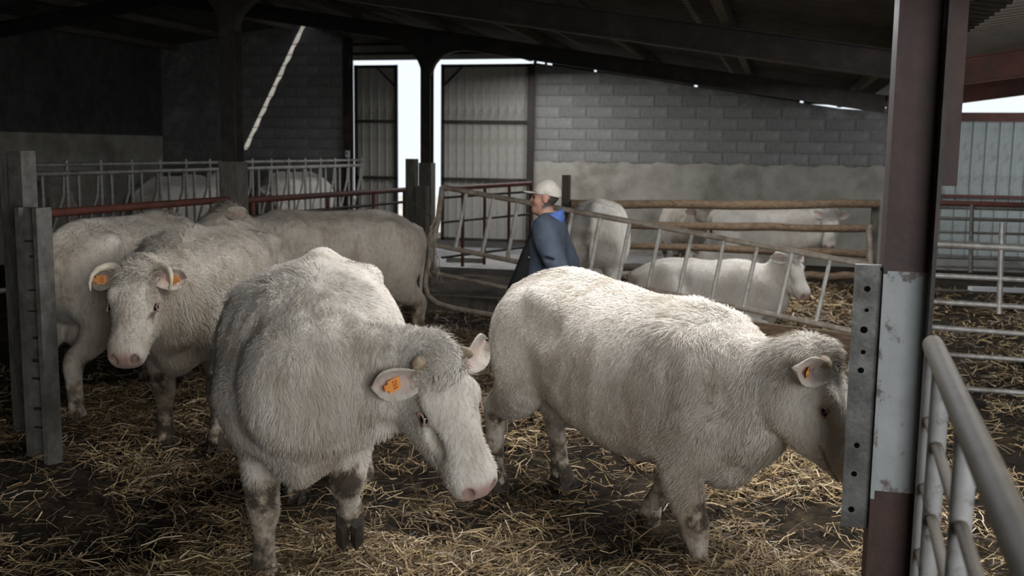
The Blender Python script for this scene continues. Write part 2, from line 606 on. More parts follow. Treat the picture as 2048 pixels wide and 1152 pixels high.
def ground(x, y):
    x, y = np.asarray(x, float), np.asarray(y, float)
    g = 0.15 * sstep((-3.3 - x) / 1.1) * sstep((9.5 - y) / 2.0)
    g = g + 0.15 * sstep((y - 9.2) / 1.2) * sstep((x + 3.0) / 1.2) * sstep((16.5 - y) / 2)
    amp = 0.13 * sstep((17.2 - y) / 1.5) * sstep((x + 8.5) / 1.0)
    g = g + amp * (fbm2(x * 1.1 + 40, y * 1.1 + 40, 3, 4) - 0.5) * 1.3
    return g


gx = np.concatenate([np.arange(-14, -6.5, 0.5), np.arange(-6.5, 3.0, 0.06), np.arange(3.0, 10.1, 0.35)])
gy = np.concatenate([np.arange(-6, 2.2, 0.4), np.arange(2.2, 14.0, 0.06), np.arange(14.0, 24.1, 0.3)])
GX, GY = np.meshgrid(gx, gy, indexing='ij')
GZ = ground(GX, GY) + np.where((GX > -6.5) & (GX < 3) & (GY > 2.2) & (GY < 14), 0.055 * (fbm2(GX * 7 + 9, GY * 7 + 9, 21, 3) - 0.5), 0)
nx, ny = len(gx), len(gy)
ii, jj = np.meshgrid(np.arange(nx - 1), np.arange(ny - 1), indexing='ij')
a0 = (ii * ny + jj).ravel()
FQ = np.stack([a0, a0 + ny, a0 + ny + 1, a0 + 1], 1)
floor = link('floor', np_mesh('floor', np.stack([GX.ravel(), GY.ravel(), GZ.ravel()], 1), FQ, M['soil'], True))
tag(floor, 'dark trodden muck floor of the cattle pen', kind='structure')

# concrete apron in front of the doors
ap = MB().box((-4.2, 17.6, 0.03), (7.6, 3.4, 0.16)).build('floor_apron', M['concrete'])
tag(ap, 'pale concrete apron inside the barn doors', kind='structure')

# ---- gable wall: mortar core, laid blocks, rendered foot
DX0, DX1 = AY(700, 300, YB).x, AY(1064, 300, YB).x


def wall_poly(name, x0, x1, y, t, mat, zfun=zroof, n=14):
    vs, fs = [], []
    for i in range(n + 1):
        x = x0 + (x1 - x0) * i / n
        for yy in (y, y + t):
            vs += [(x, yy, -0.1), (x, yy, zfun(x))]
    for i in range(n):
        a = i * 4
        fs += [(a, a + 4, a + 5, a + 1), (a + 2, a + 3, a + 7, a + 6), (a + 1, a + 5, a + 7, a + 3)]
    fs += [(0, 1, 3, 2), (n * 4, n * 4 + 2, n * 4 + 3, n * 4 + 1)]
    me = bpy.data.meshes.new(name)
    me.from_pydata(vs, [], fs)
    me.materials.append(mat)
    return link(name, me)


HOLES = [(AY(px, 150, YB).x, w) for px, w in ((1080, .16), (1098, .10), (1190, .05), (1393, .06), (1607, .05))]
wall_back = wall_poly('wall_back', DX1, XW, YB, 0.2, M['mortar'], lambda x: zroof(x) - 0.04)
hx0 = DX1
for hx_, hw_ in HOLES + [(XW, 0.0)]:      # closing board under the sheets, broken away in a few places
    if hx_ - hx0 > .02:
        xa, xb = hx0, hx_ - hw_ / 2
        MB().prism((xa, YB + .1, zroof(xa) + .06), (xb, YB + .1, zroof(xb) + .06), rect(.03, .22)).build('eaves_board', M['purlin'], wall_back)
    hx0 = hx_ + hw_ / 2
tag(wall_back, 'grey concrete block gable wall with rendered foot beside the sliding doors', kind='structure')
wall_back2 = wall_poly('wall_back_ridge', XL, DX0, YB, 0.2, M['mortar'], lambda x: zroof(x) + 0.11)
tag(wall_back2, 'shadowed concrete block gable wall behind the feeding barrier', kind='structure')
LZ = AY(900, 118, YB).z
ls_ = []
for yy in (YB + .08, YB + .13): ls_ += [(DX0 - .1, yy, LZ), (DX1 + .1, yy, LZ), (DX1 + .1, yy, zroof(DX1) + .12), (DX0 - .1, yy, zroof(DX0) + .12)]
MB().add(ls_, [(0, 1, 2, 3), (7, 6, 5, 4), (0, 4, 5, 1)]).build('door_lintel_sheet', M['door_sheet'], wall_back)
for dz_ in (.12, .30):
    MB().box(((DX0 + DX1) / 2, YB + .03, LZ + dz_), (DX1 - DX0, .06, .05)).build('door_track', M['steel_dark'], wall_back)


def block_mesh(w, h):
    b, d = 0.006, 0.016
    vs = [(-w / 2, 0, -h / 2), (w / 2, 0, -h / 2), (w / 2, 0, h / 2), (-w / 2, 0, h / 2),
          (-w / 2 + b, -d, -h / 2 + b), (w / 2 - b, -d, -h / 2 + b), (w / 2 - b, -d, h / 2 - b), (-w / 2 + b, -d, h / 2 - b)]
    me = bpy.data.meshes.new('block')
    me.from_pydata(vs, [], [(4, 5, 6, 7), (0, 1, 5, 4), (1, 2, 6, 5), (2, 3, 7, 6), (3, 0, 4, 7)])
    return me


block_mats = [mat_mottled('concrete_block_%d' % i, tuple(c * k for c in (0.15, 0.15, 0.145)), tuple(c * k for c in (0.25, 0.25, 0.24)), 9, 0.92, (0.085, 0.08, 0.072), 0.9, 0.6, 0.5, 60) for i, k in enumerate((0.93, 1.0, 1.07))]
BM = []
for m_ in block_mats:
    full, half = block_mesh(0.496, 0.196), block_mesh(0.243, 0.196)
    full.materials.append(m_)
    half.materials.append(m_)
    BM.append((full, half))
rb = random.Random(5)


def lay(parent, x0, x1, z0, zf):
    z, row = z0, 0
    while z < 4.6:
        x = x0
        first = row % 2 == 1
        while x < x1 - 0.05:
            w = 0.253 if first else 0.506
            if x + w > x1: w = 0.253
            if x + w > x1 + 0.02: break
            first = False
            if z + 0.20 < min(zf(x), zf(x + w)) - 0.05:
                o = link('block', BM[rb.randrange(3)][0 if w > 0.3 else 1], parent)
                o.location = (x + w / 2, YB + 0.004 + rb.uniform(-0.003, 0.003), z + 0.103)
            x += w
        z += 0.206
        row += 1


RENDER_Z = 1.78
lay(wall_back, DX1 + 0.03, XW, RENDER_Z + 0.01, zroof)
lay(wall_back2, -11.3, DX0 - 0.03, 1.15, zroof)
# rendered foot of the wall, with an uneven top edge
vs, fs = [], []
nr = 60
for i in range(nr + 1):
    x = DX1 + (XW - DX1) * i / nr
    zt = RENDER_Z + 0.02 * math.sin(i * 0.9) + 0.015 * math.sin(i * 2.3 + 1)
    vs += [(x, YB - 0.03, -0.1), (x, YB - 0.03 + 0.004 * math.sin(i * 1.7), zt), (x, YB + 0.02, zt + 0.012)]
for i in range(nr):
    a = i * 3
    fs += [(a, a + 3, a + 4, a + 1), (a + 1, a + 4, a + 5, a + 2)]
me = bpy.data.meshes.new('render_foot')
me.from_pydata(vs, [], fs)
me.materials.append(M['render'])
link('render_foot', me, wall_back)

wall_left = MB().box((XL - 0.1, (YB + YF) / 2, 1.95), (0.2, YB - YF, 4.1)).build('wall_left', M['block_shaded'])
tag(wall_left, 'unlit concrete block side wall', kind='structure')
lw = MB().box((XL + 0.02, 15.5, 0.95), (0.06, 7.6, 2.5)).build('render_foot', M['render'], wall_left)

# added front wall behind the lens: shuts light off on the left, an open bay on the right
wf = MB().box(((XL + 0.6) / 2, -3.0, 2.1), (0.6 - XL, 0.2, 4.6)).build('wall_front_blocker', M['block'])
tag(wf, 'added block wall shading the left, beside the open bay', kind='structure')

wr = MB().box((XRT + 0.1, 6.5, 2.0), (0.2, 18.0, 4.2)).build('wall_right_blocker', M['block_shaded'])  # added unseen wall, closes the annex side to cut ambient light
tag(wr, 'added block wall darkening the annex side', kind='structure')

# ---- ribbed cladding right of the valley
wall_annex = MB().box(((XW + XRT) / 2 + .05, YB + 0.14, 0.2), (XRT - XW - .1, 0.12, 0.6)).build('wall_annex', M['concrete'])
tag(wall_annex, 'pale ribbed sheet metal gable beside the block wall', kind='structure')
prof = [(0, 0), (0.135, 0), (0.155, -0.035), (0.195, -0.035), (0.215, 0)]
vs = []
for x, y in prof: vs += [(x, y, 0.0), (x, y, 2.32)]
sh = bpy.data.meshes.new('cladding_sheet')
sh.from_pydata(vs, [], [(i * 2, i * 2 + 2, i * 2 + 3, i * 2 + 1) for i in range(4)])
sh.materials.append(M['clad_sheet'])
x = XW + 0.05
while x < 7.5:
    o = link('cladding_sheet', sh, wall_annex)
    o.location = (x, YB + 0.08, 0.28)
    x += 0.215
MB().box(((XW + XRT) / 2, YB + 0.02, 2.655), (XRT - XW, 0.10, 0.15)).build('wall_plate', M['steel_red'], wall_annex)
MB().box(((XW + XRT) / 2, YB + 0.0, 1.30), (XRT - XW, 0.06, 0.05)).build('cladding_rail', M['steel_red'], wall_annex)

# ---- roof: corrugated sheets on purlins
ceiling = empty('ceiling')
tag(ceiling, 'corrugated fibre cement roof on timber purlins', kind='structure')


def sheet_mesh(slope, length, mat, width=1.08, waves=6):
    vs, fs = [], []
    k = waves * 4
    for i in range(k + 1):
        y = width * i / k
        z = 0.026 * math.sin(2 * math.pi * i / 4 + 0.6)
        vs += [(0, y, z), (length, y, z + slope * length)]
    for i in range(k): fs.append((i * 2, i * 2 + 1, i * 2 + 3, i * 2 + 2))
    me = bpy.data.meshes.new('roof_sheet')
    me.from_pydata(vs, [], fs)
    me.polygons.foreach_set('use_smooth', [True] * k)
    me.materials.append(mat)
    return me


CAP0, CAP1 = XRG - 0.34, XRG - 0.10      # the ridge capping covers this strip of the left slope
rows = []
seg = (CAP0 - XL + 0.25) / 2
rows += [(XL - 0.25 + i * seg, seg + 0.03, 0.14, M['roof']) for i in range(2)]
seg = (XV - (XRG + 0.0)) / 5
rows += [(XRG + 0.0 + i * seg, seg + (0.05 if i < 4 else 0), -0.152, M['roof']) for i in range(5)]
seg = (XRT - XV) / 3
rows += [(XV + i * seg, seg + 0.05, 0.14, M['roof_pale']) for i in range(3)]
for x0, ln, sl, mt in rows:
    me = sheet_mesh(sl, ln, mt)
    y = YF
    while y < YB + 0.3:
        if not (y > 17.0 and XRG + 0.1 < x0 + 1 < XRG + 2.3 and False):
            o = link('roof_sheet', me, ceiling)
            o.location = (x0, y, zroof(x0) + 0.12)
        y += 1.08
# ridge capping with a worn slit and missing screws near the gable
SLIT0 = YB - 1.35
mb = MB()
for (xa, xb, ya, yb) in [(CAP0 + .055, CAP1, YF, YB + .2), (CAP1, XRG + .05, YF, SLIT0)]:
    mb.box(((xa + xb) / 2, (ya + yb) / 2, zroof((xa + xb) / 2) + 0.15), (xb - xa + .01, yb - ya, 0.012))
mb.box((CAP0 + 0.03, (YF + SLIT0) / 2, zroof(CAP0) + 0.15), (0.06, SLIT0 - YF, 0.012))
y = SLIT0
while y < YB:
    mb.box((CAP0 + 0.03, y + 0.12, zroof(CAP0) + 0.15), (0.06, 0.205, 0.012))
    y += 0.245
mb.build('ridge_capping', M['roof'], ceiling)
# purlins along the barn
for xp in (-12.2, -10.9, -9.6, -8.9, -7.5, -6.1, -4.7, -3.3, -1.9, -0.5, 0.9, 2.6, 4.0, 5.4):
    MB().box((xp, (YF + YB) / 2, zroof(xp) + 0.03), (0.075, YB - YF, 0.11)).build('purlin', M['purlin'], ceiling)

# ---- portal frames
COLX = -5.04
FR = [8.9, 14.45]
for k, yf in enumerate([3.35] + FR):
    lab = ['dark steel portal rafters over the near bay', 'dark steel portal frame with a column beside the horned cow', 'dark steel portal frame whose column stands before the door gap'][k]
    fr = empty('portal_frame', (COLX, yf, 0))
    tag(fr, lab, 'steel frame')
    ib = ibeam(0.13, 0.22)
    for (xa, xb, mt) in ((XL + 0.05, XRG, 'steel_dark'), (XRG, XV, 'steel_dark'), (XV, XRT, 'steel_red')):
        ra = MB().prism((xa - COLX, 0, zroof(xa) - 0.14), (xb - COLX, 0, zroof(xb) - 0.14), ib).build('rafter', M[mt], fr)
    if k == 0: continue
    zt = zroof(COLX) - 0.25
    MB().prism((0, 0, -0.1), (0, 0, zt), ibeam(0.15, 0.16), up=(0, 1, 0)).build('column', M['steel_dark'], fr)
    for s in (-1, 1):       # curved haunches
        pts = []
        for i in range(9):
            an = math.pi / 2 * i / 8
            x = 0.075 + 0.62 * (1 - math.cos(an))
            pts.append((s * x, zt - 0.42 * (1 - math.sin(an)) ** 1.0 + (-0.152 * s * x)))
        vs = [(p[0], yy, p[1]) for yy in (-.06, .06) for p in pts] + [(p[0], yy, zt + 0.03 - 0.152 * p[0]) for yy in (-.06, .06) for p in pts]
        fs = []
        for i in range(8):
            fs += [(i, i + 1, 9 + i + 1, 9 + i), (i, 18 + i, 18 + i + 1, i + 1), (9 + i, 9 + i + 1, 27 + i + 1, 27 + i)]
        me = bpy.data.meshes.new('haunch')
        me.from_pydata(vs, [], fs)
        me.materials.append(M['steel_dark'])
        link('haunch', me, fr)
    zc_ = [0, 1.86, 1.80][k]
    MB().box((0, 0, zc_ / 2), (0.19, 0.20, zc_)).build('column_casing', M['wood_grey'], fr)

# ---- sliding doors in the gable
DZ0, DZ1 = 0.22, AY(900, 128, YB).z
prof = [(0, 0), (0.12, 0), (0.132, -0.022), (0.155, -0.022), (0.167, 0)]
vs = []
for x, y in prof: vs += [(x, y, DZ0), (x, y, DZ1)]
ds = bpy.data.meshes.new('door_panel')
ds.from_pydata(vs, [], [(i * 2, i * 2 + 2, i * 2 + 3, i * 2 + 1) for i in range(4)])
ds.materials.append(M['door_sheet'])
for n_, (pa, pb) in enumerate(((708, 792), (881, 1060))):
    xa, xb = AY(pa, 300, YB).x, AY(pb, 300, YB).x
    dr = empty('door_%d' % (n_ + 1), (xa, YB + 0.12, 0))
    tag(dr, ['narrow ribbed sheet metal sliding door leaf left of the bright gap', 'wide ribbed sheet metal sliding door leaf right of the bright gap'][n_], kind='structure')
    x = 0
    while x + 0.167 <= xb - xa + 0.05:
        o = link('door_panel', ds, dr)
        o.location = (x, 0, 0)
        x += 0.167
    w = xb - xa
    for z in (AY(900, 243, YB).z, AY(900, 358, YB).z, DZ1 - 0.03, DZ0 + 0.03):
        MB().box((w / 2, -0.05, z), (w, 0.05, 0.055)).build('door_rail', M['steel_dark'], dr)
    for x in (0.02, w - 0.02):
        MB().box((x, -0.05, (DZ0 + DZ1) / 2), (0.06, 0.05, DZ1 - DZ0)).build('door_stile', M['steel_dark'], dr)
    e = w - 0.03 if n_ == 0 else 0.03
    s = -1 if n_ == 0 else 1
    MB().prism((e, -0.06, DZ1 - 0.42), (e + s * 0.42, -0.06, DZ1 - 0.02), rect(0.05, 0.03)).build('door_brace', M['steel_dark'], dr)
# jambs
for i, px in enumerate((700, 1064)):
    xj = AY(px, 300, YB).x
    jb = MB().prism((xj, YB - 0.06, 0), (xj, YB - 0.06, zroof(xj) - 0.1), ibeam(0.14, 0.16), up=(0, 1, 0)).build('trim_%d' % (i + 1), M['steel_dark'])
    tag(jb, ['dark steel door post left of the narrow sliding leaf', 'dark steel door post right of the wide sliding leaf'][i], kind='structure')
# bright yard outside
yd = MB().box((-4, YB + 12, -0.08), (60, 23, 0.1)).build('ground', M['concrete'])
tag(yd, 'pale yard outside the barn doors', kind='structure')

# ---- main column beside the lens, painted white below
cp = P(1812, 560, 4.15)
CX, CY = cp.x, cp.y
col = empty('steel_column', (CX, CY, 0))
tag(col, 'brown steel column, its middle painted white, with a punched bracket', 'column')
CWX = 0.19
colz = [(-0.05, 0.62, 'steel_brown', 'column_foot'), (0.62, 1.535, 'steel_white', 'painted_band'), (1.535, zroof(CX) - 0.05, 'steel_brown', 'column_shaft')]
for za, zb, mt, nm in colz:
    mz, hz_ = (za + zb) / 2, zb - za
    MB().box((-CWX / 2 + .007, 0, mz), (.015, .20, hz_)).box((0, 0.02, mz), (CWX - .03, .012, hz_)).build(nm, M[mt], col)
MB().box((CWX / 2 - .007, 0, (zroof(CX) - .1) / 2), (.015, .20, zroof(CX))).build('right_flange_shaded', M['steel_dark'], col)  # dark steel here: the flange's shadow is put into its colour
sc_z = P(1870, 381, 4.1).z
MB().box((CWX / 2 + .03, .03, (sc_z + zroof(CX)) / 2), (.075, .10, zroof(CX) - sc_z - .04)).build('side_channel', M['steel_brown'], col)
br = MB().box((-0.150, -0.07, 1.02), (0.105, 0.008, 1.07)).box((-0.102, -0.03, 1.02), (0.008, 0.09, 1.07)).box((-0.150, -0.05, 1.555), (0.10, 0.05, 0.02)).build('bracket', M['bracket'], col)
for i, (hz_, hx_, hr) in enumerate(((1.47, -.150, .012), (1.385, -.148, .008), (1.305, -.154, .014), (1.215, -.152, .009), (1.14, -.157, .012), (0.83, -.156, .011), (0.71, -.160, .011), (0.56, -.163, .012))):
    MB().tube([(hx_, -0.0775, hz_), (hx_, -0.07, hz_)], hr, 12).build('bolt_hole', M['hole'], br)

# ------------------------------------------------------------------ gates and fences


def rails(parent, specs, mat, r=0.024, name='rail', n=8):
    for a, b in specs:
        o = MB().tube([Vector(a), Vector(b)], r, n).build(name, mat, parent)
        if parent is not None: o.location = -parent.location if False else o.location


def gate(name, label, cat, group=None):
    o = empty(name, (0, 0, 0))
    tag(o, label, cat, group)
    return o


def log(parent, a, b, r, mat, name='rail', seed=0, sag=0.0):
    rr = random.Random(seed)
    a, b = Vector(a), Vector(b)
    pts, rs = [], []
    n = 9
    for i in range(n):
        t = i / (n - 1)
        pts.append(a.lerp(b, t) + Vector((0, rr.uniform(-.012, .012), rr.uniform(-.012, .012) - sag * math.sin(math.pi * t))))
        rs.append(r * rr.uniform(.88, 1.1))
    return MB().tube(pts, rs, 10).build(name, mat, parent)


# tilted ladder gate between the two pens
lg = gate('ladder_gate', 'pale rusty tube gate with ladder rungs, hung askew and tied with twine', 'gate')
TL, TR = P(884, 374, 10.4), P(1742, 531, 9.0)
ML, MR = P(866, 489, 10.4), P(1714, 664, 9.0)
BL, BR = P(864, 545, 10.4), P(1600, 700, 9.15)
MB().tube([TL, TR], 0.027, 10).build('top_rail', M['galv_rust'], lg)
MB().tube([ML, MR], 0.024, 10).build('middle_rail', M['galv_rust'], lg)
MB().tube([BL, BR], 0.020, 10).build('lower_rail', M['galv_rust'], lg)
end = [TL, P(876, 440, 10.4), P(866, 490, 10.4), P(854, 540, 10.4), P(850, 570, 10.4), P(856, 592, 10.4), P(875, 607, 10.35), P(910, 617, 10.3), P(985, 630, 10.2)]
MB().tube(end, 0.026, 10).build('end_bow', M['galv_rust'], lg)
tops = [(940, 384), (1002, 395), (1056, 405), (1112, 416), (1172, 427), (1231, 437), (1291, 448), (1352, 459), (1414, 471), (1476, 482), (1539, 494), (1603, 506), (1671, 518)]
for tx, ty in tops:
    t = (tx - 884) / (1742 - 884)
    p0 = TL.lerp(TR, t)
    # foot of the rung: at right angles to the rails
    q = None
    best = 9
    dtop = (TR - TL).normalized()
    for i in range(200):
        c = ML.lerp(MR, i / 199)
        e = abs((c - p0).normalized().dot(dtop))
        if e < best: best, q = e, c
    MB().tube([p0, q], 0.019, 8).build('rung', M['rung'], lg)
MB().tube([P(1476, 612, 9.45), P(1460, 694, 9.4)], 0.02, 8).build('leg', M['galv_rust'], lg)
MB().tube([P(1740, 531, 9.0), P(1738, 450, 9.0)], 0.028, 8).build('hinge_post', M['galv_rust'], lg)
MB().tube([MR, P(1708, 700, 9.0), P(1697, 740, 9.0)], 0.02, 8).build('hook', M['galv'], lg)

# twine hanging on its end
rt = random.Random(3)
tw = gate('twine', 'loops of pale baler twine tying the ladder gate to the wooden post', 'twine')
for k in range(6):
    x0, y0 = 872 + rt.uniform(-6, 6), 440 + rt.uniform(-8, 8)
    pts = [P(x0, y0, 10.35)]
    for j in range(1, 7):
        pts.append(P(x0 - 10 * math.sin(j * 0.5 + k * .4) - rt.uniform(0, 7), y0 + j * 19 + rt.uniform(-5, 5), 10.33))
    MB().tube(pts, 0.005, 5).build('strand', M['twine'], tw)
MB().tube([P(868, 437, 10.35), P(850, 425, 10.9), P(826, 408, 11.6)], 0.006, 5).build('strand', M['twine'], tw)

# wooden post in front of the far column
wp = gate('wooden_post', 'grey wooden post with a lower piece bolted on, by the gate end', 'post')
c = P(824, 430, 12.6)
MB().box((c.x, c.y, 0.94), (0.115, 0.14, 1.88)).build('timber', M['wood_grey'], wp)
c2 = P(846, 470, 12.5)
MB().box((c2.x, c2.y, 0.78), (0.12, 0.14, 1.56)).build('timber', M['wood_grey'], wp)

# red tube gates on the column line
def red_gate(label, pts, drops, r=0.032, low=None):
    g = gate('red_gate', label, 'gate', 'red tube gates')
    MB().tube(pts, r, 10).build('top_rail', M['steel_red'], g)
    for (t, zb) in drops:
        p = Vector(pts[0]).lerp(Vector(pts[-1]), t)
        MB().tube([p, (p.x, p.y, zb)], 0.024, 8).build('upright', M['steel_red'], g)
    if low:
        for dz in low:
            MB().tube([Vector(pts[0]) - Vector((0, 0, dz)), Vector(pts[-1]) - Vector((0, 0, dz))], 0.018, 8).build('rail', M['steel_dark'], g)
    return g


red_gate('red tube gate between the twin post and the dark column', [P(92, 427, 7.35), P(455, 399, 9.75)], [(0.62, .4), (0.97, .4)])
red_gate('red tube gate behind the cow turned rump to the gate', [P(492, 401, 10.0), P(818, 379, 13.9)], [(0.03, .4), (0.42, .4), (0.72, .4), (0.96, .4)], low=(0.16, 0.55))
red_gate('red tube gate in front of the wide door leaf', [P(884, 378, 14.3), P(1062, 367, 15.6)], [(0.22, .35), (0.46, .35), (0.74, .35), (1.0, .35)], low=(0.12, 0.46, 0.95))

# twin posts at the left
tp = gate('timber_post', 'tall square timber post with a dark side, behind the caked steel post', 'post')
c = P(41, 420, 6.35)
MB().box((c.x + .035, c.y - 0.01, 0.98), (0.095, 0.13, 1.96)).build('pale_timber', M['galv_dull'], tp)
MB().box((c.x - .055, c.y + 0.03, 0.97), (0.085, 0.15, 1.94)).build('dark_timber', M['wood_grey'], tp)
MB().tube([(c.x - .3, c.y + .1, 1.27), (c.x - 2.4, c.y - .6, 1.24)], 0.022, 8).build('rail', M['steel_dark'], tp)
sp = gate('steel_post', 'short steel channel post caked with muck beside the standing cow', 'post')
c = P(70, 500, 6.0)
MB().prism((c.x, c.y, 0), (c.x, c.y, 1.64), ibeam(0.13, 0.145, 0.028, 0.05), up=(1, 0, 0)).build('channel', M['galv_dull'], sp)
rc = random.Random(12)
for k in range(9):
    z = 0.35 + k * 0.14 + rc.uniform(-.03, .03)
    MB().box((c.x + rc.uniform(-.01, .01), c.y - 0.034, z), (0.05 + rc.uniform(-.02, .035), 0.010, rc.uniform(.007, .018))).build('muck_crust', M['soil'], sp)

# feeding barrier with headlocks
fb = gate('feeding_barrier', 'long galvanised feeding barrier with slanted headlock bars', 'barrier')
BX, BY0, BY1 = -8.0, 8.2, YB - 0.25
ZT = 1.77
for z, r in ((ZT, .022), (ZT - 0.10, .03), (0.45, .03)):
    MB().tube([(BX, BY0, z), (BX, BY1, z)], r, 8).build('rail', M['galv'], fb)
y = BY0 + .3
k = 0
sl_me = MB().tube([(0, 0, 0), (0, -.02, -.22), (0, -.30, -.72)], .019, 6).mesh('slanted_bar', M['galv'])
up_me = MB().tube([(0, 0, -1.3), (0, 0, 0.05)], .021, 6).mesh('upright', M['galv'])
sh_me = MB().tube([(0, 0, -1.3), (0, 0, -.08)], .019, 6).mesh('upright', M['galv'])
while y < BY1:
    for me, dy, dz, nm in ((up_me, 0, 0, 'upright'), (sh_me, .20, 0, 'upright'), (sl_me, -.06, -.14, 'slanted_bar')):
        if y + dy < BY1:
            o = link(nm, me, fb)
            o.location = (BX, y + dy, ZT + dz)
    y += 0.62

# log fence of the far right pen
lf = gate('log_fence', 'fence of rough wooden rails in front of the far right pen', 'fence')
F0, F1 = 13.4, 13.9
log(lf, P(1141, 410, F0), P(1756, 408, F1), .062, M['wood'], seed=1, sag=-.0)
log(lf, P(1190, 449, F0), P(1742, 458, F1), .055, M['wood'], seed=2)
log(lf, P(1190, 490, F0), P(1742, 508, F1), .050, M['wood'], seed=3)
log(lf, P(1190, 532, F0), P(1500, 545, F1), .050, M['wood_grey'], seed=4)
log(lf, P(1560, 550, F1), P(1730, 553, F1), .055, M['wood'], seed=5)
for px, y0, zc in ((1133, 350, F0 + .1), (1752, 400, F1 + .1)):
    p = P(px, y0, zc)
    MB().box((p.x, p.y, p.z / 2), (0.10, 0.10, p.z)).build('post', M['wood_grey'], lf)
# heavy planks lying before the lying cow
pk = gate('plank', 'heavy brown plank lying in front of the resting cow', 'plank')
a, b = P(1285, 636, 10.3), P(1712, 690, 9.6)
MB().prism(a, b, rect(0.07, 0.20)).build('board', M['wood'], pk)
pk2 = gate('plank', 'grey plank half sunk in muck below the ladder gate', 'plank')
a, b = P(862, 604, 10.9), P(1000, 612, 10.6)
MB().prism(a, b, rect(0.09, 0.16)).build('board', M['wood_grey'], pk2)

# galvanised gates right of the column
g1 = gate('pen_gate', 'six-rail galvanised gate across the right hand pen', 'gate')
for ya, yb, r in ((484, 498, .032), (547, 561, .022), (599, 616, .022), (649, 670, .022), (702, 722, .020), (768, 788, .022)):
    MB().tube([P(1790, ya, 8.5), P(2075, yb, 8.1)], r, 8).build('rail', M['galv'], g1)
MB().tube([P(2004, 446, 8.2), P(1998, 628, 8.2)], .022, 8).build('upright', M['galv'], g1)
g2 = gate('pen_gate', 'far galvanised gate with a red top rail before the ribbed cladding', 'gate')
MB().tube([P(1800, 404, 13.2), P(2110, 412, 12.8)], .035, 8).build('rail', M['steel_red'], g2)
for ya, yb, r in ((413, 421, .018), (434, 443, .022), (462, 470, .016), (512, 521, .02), (530, 540, .016), (578, 588, .016)):
    MB().tube([P(1800, ya, 13.2), P(2110, yb, 12.8)], r, 8).build('rail', M['galv_dull'], g2)
for px in (1944, 2090):
    MB().tube([P(px, 410, 13.0), P(px - 3, 545, 13.0)], .026, 8).build('upright', M['galv_dull'], g2)

# gate beside the lens
g3 = gate('tube_gate', 'cream tube gate on white uprights running from the white column', 'gate')
S, E_ = P(1866, 690, 3.35), P(2075, 1165, 1.52)
D_ = E_ - S
S0 = S - D_.normalized() * 0.02
MB().tube([S0 - D_ * .004, S, S.lerp(E_, .5), E_ + D_ * .25], [.026, .033, .033, .033], 14).build('top_rail', M['tube_cream'], g3)
for t in (0.015, 0.17, 0.52, 1.05):
    p = S.lerp(E_, t)
    MB().tube([p, (p.x, p.y, 0.0)], 0.027, 12).build('upright', M['tube_white'], g3)
for dz in (.24, .46, .68, .90, 1.12):
    MB().tube([S + Vector((-.0, 0, -dz)), E_ + D_ * .25 + Vector((0, 0, -dz))], 0.017, 10).build('rail', M['tube_cream'], g3)

# small things
eb = gate('switch_box', 'small pale switch box on the door post above the feeding barrier', 'switch box')
p = AY(695, 308, YB - 0.16)
MB().box((p.x, p.y, p.z), (0.08, 0.05, 0.13)).build('case', M['plastic_white'], eb)
MB().box((p.x, p.y - .03, p.z + .015), (0.04, 0.02, 0.03)).build('button', M['galv_dull'], eb)
kb = MB().prism(P(893, 519, 16.3), P(968, 521, 16.3), rect(0.12, 0.08)).build('kerb_stone', M['render'])
tag(kb, 'white kerb stone on the concrete before the doors', 'kerb')
kb2 = MB().prism(P(1940, 577, 12.3), P(2110, 583, 12.3), rect(0.12, 0.045)).build('kerb_stone', M['plastic_white'])
tag(kb2, 'white kerb strip on the muck of the right hand pen', 'kerb')
